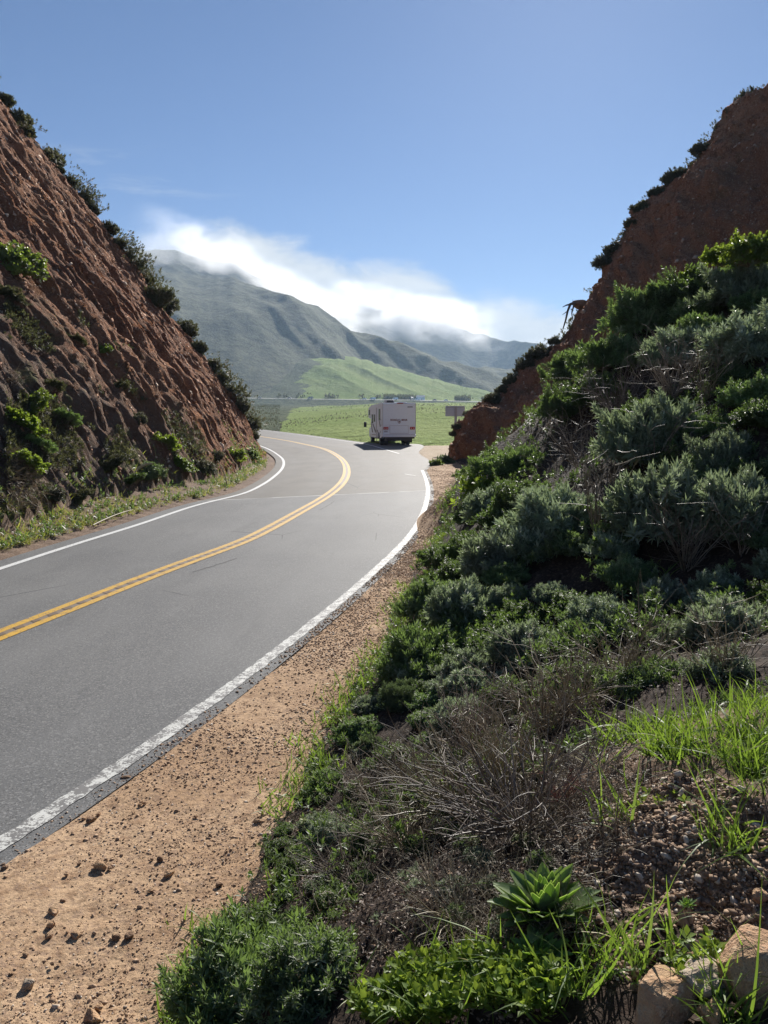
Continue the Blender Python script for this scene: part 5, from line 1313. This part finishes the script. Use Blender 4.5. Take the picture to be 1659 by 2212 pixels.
def motorhome():
    e = empty('motorhome', (1.12, 57.1, .25), R(10), label='white motorhome seen from behind, parked half off the road at the bend', cat='motorhome')
    def wells(prof, y, r=.46, z0=.0):       # wheel arch cut into the lower edge, walked front to back
        return [(y + r * math.cos(a), .42 + r * math.sin(a)) for a in np.linspace(0, math.pi, 9)]
    Wd = 1.24
    house = [(0, .66), (0, 3.06), (.12, 3.14), (5.2, 3.02), (6.6, 2.86), (7.0, 2.55), (6.75, 2.1), (6.3, 1.98), (5.5, 1.95), (5.5, .50), (2.45, .50)]
    house += [(1.75 + .52 * math.cos(a), .50 + .46 * math.sin(a)) for a in np.linspace(.1, math.pi - .1, 9)] + [(1.1, .50)]
    MB().prism(house, -Wd, Wd, .03).build('body', M['rv_white'], e)
    cab = [(5.45, .48), (5.45, 1.96), (6.25, 1.94), (6.95, 1.32), (7.85, 1.14), (7.98, .9), (7.98, .45), (7.2, .45)]
    cab += [(6.72 + .45 * math.cos(a), .45 + .42 * math.sin(a)) for a in np.linspace(.15, math.pi - .15, 9)] + [(6.2, .45)]
    MB().prism(cab, -1.0, 1.0, .04).build('cab', M['rv_white'], e)
    MB().prism([(6.38, 1.88), (6.93, 1.36), (6.95, 1.38), (6.40, 1.90)], -.85, .85).build('windscreen', M['glass'], e)
    for sx in (-1, 1):
        MB().prism([(5.6, 1.3), (5.6, 1.78), (6.2, 1.78), (6.62, 1.36), (6.62, 1.3)], sx * 1.0, sx * 1.012).build('cab_window', M['glass'], e)
    MB().box((0, 3.6, .47), (1.5, 6.4, .22)).box((0, .5, .42), (1.9, .9, .16)).box((.55, .35, .33), (.1, .5, .1)).build('chassis', M['dark'], e)
    def wheel(x, y, w):
        t = MB().cyl((x, y, .39), .39, w, 'X', 28).build('wheel', M['black'], e)
        sx = 1 if x > 0 else -1
        MB().cyl((x + sx * (w / 2 + .004), y, .39), .22, .02, 'X', 20).cyl((x + sx * (w / 2 + .02), y, .39), .08, .05, 'X', 12).build('rim', M['metal'], t)
    for x in (-1.0, 1.0): wheel(x, 1.75, .26); wheel(x * .9, 6.72, .24)
    wheel(-.68, 1.75, .22); wheel(.68, 1.75, .22)
    MB().box((-1.0, 1.12, .34), (.45, .02, .34)).build('mud_flap', M['black'], e); MB().box((1.0, 1.12, .34), (.45, .02, .34)).build('mud_flap', M['black'], e)
    # rear wall
    MB().box((0, -.045, .72), (2.5, .12, .20), .03).build('bumper', M['rv_white'], e)
    MB().box((0, -.02, .56), (2.3, .10, .12)).build('bumper_underside', M['dark'], e)
    h = MB().box((0, -.016, 1.17), (1.38, .028, .60), .012).build('storage_hatch', M['rv_white'], e)
    MB().box((0, -.034, .895), (1.34, .014, .03)).box((0, -.034, 1.462), (1.34, .014, .02)).box((-.70, -.01, 1.17), (.016, .03, .62)).box((.70, -.01, 1.17), (.016, .03, .62)).build('hatch_seam', M['rv_seam'], h)
    MB().box((0, -.108, .80), (2.3, .012, .02)).build('bumper_groove', M['rv_trim'], e)
    for sx in (-1, 1):
        l = MB().box((sx * 1.0, -.03, 1.27), (.36, .05, .19), .012).build('tail_light', M['red'], e)
        m_ = MB(); [m_.cyl((sx * 1.0 + q, -.058, 1.27), .034, .012, 'Y', 14) for q in (-.08, .08)]; m_.build('reversing_lens', M['amber'], l)
    MB().box((-1.0, -.012, 1.03), (.26, .02, .12)).build('number_plate', M['plate'], e)
    MB().box((.06, -.03, 3.085), (.46, .05, .045), .01).build('high_brake_light', M['red'], e)
    MB().box((.82, -.012, 2.83), (.40, .03, .055), .01).build('rear_vent', M['dark'], e)
    MB().box((0, .0, 3.12), (2.42, .06, .03)).box((-1.235, .0, 1.9), (.03, .05, 2.4)).box((1.235, 0, 1.9), (.03, .05, 2.4)).build('corner_trim', M['rv_seam'], e)
    text_mesh('lettering', 'ROAD', .19, M['logo'], e, (-.39, -.006, 1.87), (R(90), 0, 0)); text_mesh('lettering', 'BEAR', .19, M['logo'], e, (.39, -.006, 1.87), (R(90), 0, 0))
    b = bmesh.new(); v0 = []; v1 = []
    for i in range(28):
        a = i / 28 * 2 * math.pi; v0.append(b.verts.new((.115 * math.cos(a), 0, .165 * math.sin(a)))); v1.append(b.verts.new((.085 * math.cos(a), 0, .135 * math.sin(a))))
    for i in range(28): b.faces.new((v0[i], v0[(i + 1) % 28], v1[(i + 1) % 28], v1[i]))
    bmesh.ops.solidify(b, geom=b.faces[:], thickness=.006)
    x = MB(); x.b.free(); x.b = b; q = x.build('oval_emblem', M['logo'], e); q.location = (0, -.01, 1.78)
    q2 = MB(); q2.cyl((.0, -.008, 1.79), .05, .008, 'Y', 14).cyl((.01, -.008, 1.72), .035, .008, 'Y', 12); q2.build('emblem_figure', M['logo'], e)
    # roof
    r = MB().box((-.52, 1.3, 3.24), (.62, .95, .26), .06).build('air_conditioner', M['rv_trim'], e)
    MB().box((-.52, .82, 3.24), (.5, .02, .16)).build('grille', M['dark'], r)
    MB().box((.35, 2.6, 3.14), (.5, .5, .14), .03).build('roof_vent', M['rv_white'], e)
    MB().box((.25, .25, 3.165), (.7, .3, .05), .02).build('awning_rail', M['rv_white'], e)
    # left side
    for (y, z, w, hh) in [(1.35, 2.28, .62, .78), (3.7, 2.0, .5, .5), (4.7, 1.95, .55, .62), (6.25, 2.45, .55, .36)]:
        f = MB().box((-Wd - .008, y, z), (.02, w + .06, hh + .06), .008).build('window', M['dark'], e); MB().box((-Wd - .02, y, z), (.01, w, hh)).build('pane', M['glass'], f)
    MB().prism([(.5, 1.45), (.7, 1.95), (.8, 1.95), (.62, 1.4)], -Wd - .006, -Wd - .001).prism([(.8, 1.4), (1.5, 2.0), (1.75, 1.95), (1.2, 1.35)], -Wd - .006, -Wd - .001).prism([(2.9, 1.0), (4.4, 1.6), (4.7, 1.55), (3.3, .85)], -Wd - .006, -Wd - .001).prism([(4.4, .9), (5.3, 1.7), (5.4, 1.55), (4.9, .85)], -Wd - .006, -Wd - .001).build('side_stripes', M['swoosh'], e)
    d = MB().box((-Wd - .008, 2.75, 1.5), (.02, .05, 2.6)).build('slide_out_seam', M['dark'], e)
    hb = MB().box((-Wd - .01, .7, .95), (.02, .5, .45), .01).build('locker_door', M['rv_white'], e); MB().box((-Wd - .024, .7, 1.0), (.012, .12, .16)).build('latch', M['dark'], hb)
    MB().box((-Wd - .012, 2.25, 1.02), (.02, .16, .2)).build('fuel_flap', M['dark'], e)
    MB().box((-Wd - .03, 3.9, .72), (.05, 1.7, .05)).build('side_step', M['rv_trim'], e)
    for sx in (-1, 1):
        a = MB().cyl((sx * 1.25, 6.45, 1.5), .02, .55, 'X', 8).build('mirror_arm', M['dark'], e); MB().box((sx * 1.56, 6.45, 1.48), (.22, .1, .42), .03).build('mirror', M['dark'], a)
    MB().box((0, 8.0, .55), (1.9, .12, .2), .03).build('front_bumper', M['dark'], e)
motorhome()

def road_sign():
    Y = 49.; p = atY(983, 888, Y); gzv = .22
    e = empty('road_sign', (float(p[0]), Y, gzv), R(-3), label='rectangular road sign seen from its grey back, behind the end of the red cliff', cat='sign')
    zc = float(p[2]) - gzv
    MB().box((0, 0, zc), (1.22, .012, .64), .004).build('panel', M['sign_back'], e)
    MB().box((.04, -.03, (zc + .3) / 2), (.15, .05, zc + .3)).build('post', M['metal'], e)
    MB().box((0, -.012, zc + .24), (1.1, .02, .04)).build('bracket', M['metal'], e)
road_sign()

def far_valley():
    n = NT('far_road_surface'); M['far_road'] = n.fin(n.pbr(n.mix(n.noise(n.pos(), .08, 4), (.42, .40, .36), (.55, .53, .48)), .9))
    pts = [(430, 857, 830), (545, 860, 815), (600, 861, 808), (660, 862, 802), (720, 862.5, 800), (800, 863.5, 800), (880, 864, 800), (960, 866, 800), (1060, 868, 805), (1150, 869, 815)]
    C = np.array([atY(a, b, y) for a, b, y in pts]); t = np.linspace(0, 1, 120); u = np.linspace(0, 1, len(C)); C = np.stack([np.interp(t, u, C[:, k]) for k in range(3)], 1)
    def st(name, prof, mat):
        V = C[:, None] + np.array(prof)[None]; mk(name, V.reshape(-1, 3), gridf(len(C), len(prof)), mat, attrs={'green': np.zeros(len(C) * len(prof))}, kind='structure', smooth=False)
    st('far_road', [(0, -5, -.2), (0, 4, .3)], M['far_road'])
    st('far_embankment', [(0, -40, -9), (0, -12, -2.5), (0, -5.02, -.25)], M['field'])
    return C
FR = far_valley()
def far_vehicle(x, yoff, kind, lab, seed):
    i = int(np.argmin(np.abs(FR[:, 0] - x))); p = FR[i] + np.array([0, yoff, .05 + yoff * .05]); g = random.Random(seed)
    e = empty('parked_car', tuple(map(float, p)), R(90) + g.uniform(-.15, .15), label=lab, cat='car', group='cars along the far road')
    L_ = 4.6; W_ = 1.85
    prof = [(-2.3, .35), (-2.3, .95), (-1.6, 1.05), (-1.1, 1.55), (.7, 1.6), (1.3, 1.1), (2.2, .95), (2.35, .4)] if kind == 'car' else [(-2.9, .4), (-2.9, 2.4), (1.6, 2.5), (2.1, 1.5), (2.8, 1.2), (2.9, .4)]
    mt_ = M['rv_white'] if g.random() < .75 else M['rv_trim']
    MB().prism(prof, -W_ / 2, W_ / 2, .06).build('body', mt_, e)
    MB().prism([(-1.45, 1.08), (-1.05, 1.48), (.65, 1.52), (1.12, 1.12)] if kind == 'car' else [(.3, 1.5), (.3, 2.1), (1.6, 2.1), (1.9, 1.5)], -W_ / 2 - .01, W_ / 2 + .01).build('windows', M['glass'], e)
    for y in (-1.4, 1.45):
        MB().cyl((0, y, .34), .34, W_ + .04, 'X', 14).build('axle_wheels', M['black'], e)
xs_ = [(-131, 'car', 'white car on the pale far road, nearest to the left bank'), (-99, 'car', 'white car in the middle of the bright stretch of the far road'), (-75, 'van', 'darker van on the far road right of the bright stretch'), (-20, 'car', 'small white car on the far road left of the motorhome roof, the left one'), (-12, 'van', 'small white van on the far road left of the motorhome roof, the right one'),
       (13, 'van', 'pale van on the far road just above the motorhome roof'), (28, 'car', 'white car on the far road a little right of the motorhome roof'), (36, 'van', 'white van beside the cluster of far white buildings'), (52, 'car', 'lone white car on the far road above the gap between motorhome and sign'), (64, 'car', 'small white car on the far road above the road sign')]
for i_, (x, k, lab) in enumerate(xs_): far_vehicle(x, 1.5 if i_ % 2 else -2, k, lab, i_)
def far_house(px, w, d, h, lab):
    p = atY(px[0], px[1], 815); e = empty('farm_building', (float(p[0]), 815., float(p[2]) - 2.2), R(random.uniform(-25, 25)), label=lab, cat='building')
    MB().box((0, 0, h / 2 - 2), (w, d, h + 4)).build('wall', M['rv_white'], e)
    MB().prism([(-d / 2 - .4, h), (0, h + d * .3), (d / 2 + .4, h)], -w / 2 - .4, w / 2 + .4).build('roof', M['rv_seam'], e)
    MB().box((-w * .2, -d / 2 - .03, h * .55), (1.2, .06, 1.2)).build('window', M['glass'], e); MB().box((w * .22, -d / 2 - .03, h * .4), (1.1, .06, 2.1)).build('door', M['rv_trim'], e)
far_house((893, 862), 6, 5, 3, 'small white farm building in the far valley, left of the two'); far_house((908, 862), 9, 6, 4.2, 'larger white farm building in the far valley beyond the motorhome')
def far_brush():
    g = np.random.default_rng(101); n = 2600
    a = g.uniform(-.22, .20, n); Y = g.uniform(795, 850, n); a = np.where(g.random(n) < .55, g.uniform(.0, .17, n), a)
    m = (fbm(P3(a * 60, Y * .02, 0), 3, 5) > -.05); a, Y = a[m], Y[m]; x = a * Y
    z = np.interp(x, FR[:, 0], FR[:, 2]) - .5 + (Y - 800) * .06; m2 = (Y > 808); x, Y, z = x[m2], Y[m2], z[m2]
    s = g.uniform(1.6, 4.2, len(x)); parts = []; tp = SPRIG['small']; k = g.integers(0, 3, len(x))
    for j, (tv, tf) in enumerate(tp):
        q = k == j; parts.append(inst(tv, tf, np.stack([x, Y, z], 1)[q], frames(np.tile([0, 0, 1.], (q.sum(), 1)) + g.normal(0, .2, (q.sum(), 3))), s[q]))
    J = join(parts); mk('far_trees', J[0], J[1], M['leaf_crest'], attrs={'rnd': J[2]}, label='dark band of far trees and brush along the valley road', cat='trees', kind='stuff')
    # tussocks in the green field and scrub to its left
    n = 5000; Y = 62 * (700 / 62.) ** g.uniform(0, 1, n); a = g.uniform(-.24, .22, n); x = a * Y
    m = (fbm(P3(x * .06, Y * .03, 3), 3, 15) > .12) | (a < -.135); xa = g.uniform(-.26, -.135, 3500); Ya = g.uniform(170, 780, 3500); x, Y = np.r_[x[m], xa * Ya], np.r_[Y[m], Ya]; z = np.array([field_z(p, q) for p, q in zip(x, Y)])
    s = (.10 + .0007 * Y) * g.uniform(.5, 1.5, len(x)) * np.where(x / Y < -.134, 1.1, 1); z = z - s * .25
    parts = []; k = g.integers(0, 3, len(x))
    for j, (tv, tf) in enumerate(SPRIG['small']):
        q = k == j; parts.append(inst(tv, tf, np.stack([x, Y, z], 1)[q], frames(np.tile([0, 0, 1.], (q.sum(), 1)) + g.normal(0, .25, (q.sum(), 3))), s[q]))
    J = join(parts); mk('field_tussocks', J[0], J[1], M['leaf_crest'], attrs={'rnd': J[2]}, label='low tussocks and scrub dotting the green field', cat='tussocks', kind='stuff')
far_brush()

# ------------------------------------------------------------------ air and the fog spilling over the crest
def haze():
    m = bpy.data.materials.new('haze_air'); m.use_nodes = True; t = m.node_tree; t.nodes.clear()
    v = t.nodes.new('ShaderNodeVolumePrincipled'); o = t.nodes.new('ShaderNodeOutputMaterial')
    v.inputs['Color'].default_value = (.55, .74, 1, 1); v.inputs['Density'].default_value = 0.00015; v.inputs['Anisotropy'].default_value = .2
    t.links.new(v.outputs[0], o.inputs['Volume'])
    MB().box((0, 1500, 224), (8000, 3400, 460)).build('haze', m, kind='stuff', label='thin pale sea haze filling the valley between the road and the mountains', cat='haze')
haze()
def fog(lab, Yc, x0, z0, k, box, xr, dens):     # fog lying on a crest that falls from (x0, z0) with slope k to the right
    n = NT('fog_volume'); p = n.pos(); s = n.n('SeparateXYZ', Vector=p)
    X, Y, Z = s.outputs
    nz = n.noise(n.mapv(p, (1, 1, 1.5)), .011, 5, .6, .4)
    slope = n.math('SUBTRACT', 1., n.math('MULTIPLY', n.math('SUBTRACT', Yc, Y), .00072))
    crest = n.math('SUBTRACT', z0, n.math('MULTIPLY', n.math('SUBTRACT', X, x0), k))
    hs = n.math('SUBTRACT', Z, n.math('MULTIPLY', crest, slope))
    nb = n.noise(n.mapv(p, (1, 1, 1.6)), .0042, 3, .5)
    d = n.math('MULTIPLY', n.ramp(n.math('ADD', hs, n.math('MULTIPLY', nz, -60.)), 75, 0), n.ramp(n.math('ADD', Y, n.math('MULTIPLY', n.math('SUBTRACT', nb, .5), 900.)), Yc - 330, Yc - 150))
    d = n.math('MULTIPLY', d, n.math('MULTIPLY', n.ramp(X, xr[0], xr[1]), n.ramp(X, xr[3], xr[2])))
    d = n.math('MULTIPLY', d, n.ramp(nz, .38, .62))
    v = n.n('VolumePrincipled', Density=n.math('MULTIPLY', d, dens), Anisotropy=.35); v.inputs['Color'].default_value = (1, 1, 1, 1)
    n.t.links.new(v.outputs[0], n.out.inputs['Volume'])
    MB().box(*box).build('fog_bank', n.m, kind='stuff', label=lab, cat='fog')
fog('white sea fog spilling over the crest of the left mountain', 1950., -505., 418., .537, ((-290, 1750, 300), (680, 480, 400)), (-570, -380, -170, 60), .014)
fog('thinner white fog lying along the crest of the far right ridge', 2600., -138., 362., .182, ((120, 2400, 320), (640, 480, 260)), (-185, -100, 200, 400), .016)
def tar_cracks():
    for (pa, lab) in [([(330, 1243), (365, 1232), (400, 1222), (425, 1217)], 0), ([(415, 1236), (450, 1226), (490, 1213), (512, 1206)], 1), ([(690, 1102), (712, 1090), (722, 1082)], 2)]:
        w = np.array([at(*q)[:2] for q in pa]); C = poly(w, .04, 2); T, N = nrm2(C); wob = fbm(P3(C[:, 0] * 6, C[:, 1] * 6, 0), 3, lab) * .03
        wd = .010 + .012 * np.abs(fbm(P3(C[:, 0] * 4, C[:, 1] * 4, 3), 2, lab)); a = C + N * (wob + wd)[:, None]; b = C + N * (wob - wd)[:, None]; V = np.stack([a, b], 1).reshape(-1, 2)
        mk('road_crack', P3(V[:, 0], V[:, 1], gz(V[:, 0], V[:, 1]) + .004), gridf(len(C), 2), M['tar'], kind='structure')
tar_cracks()
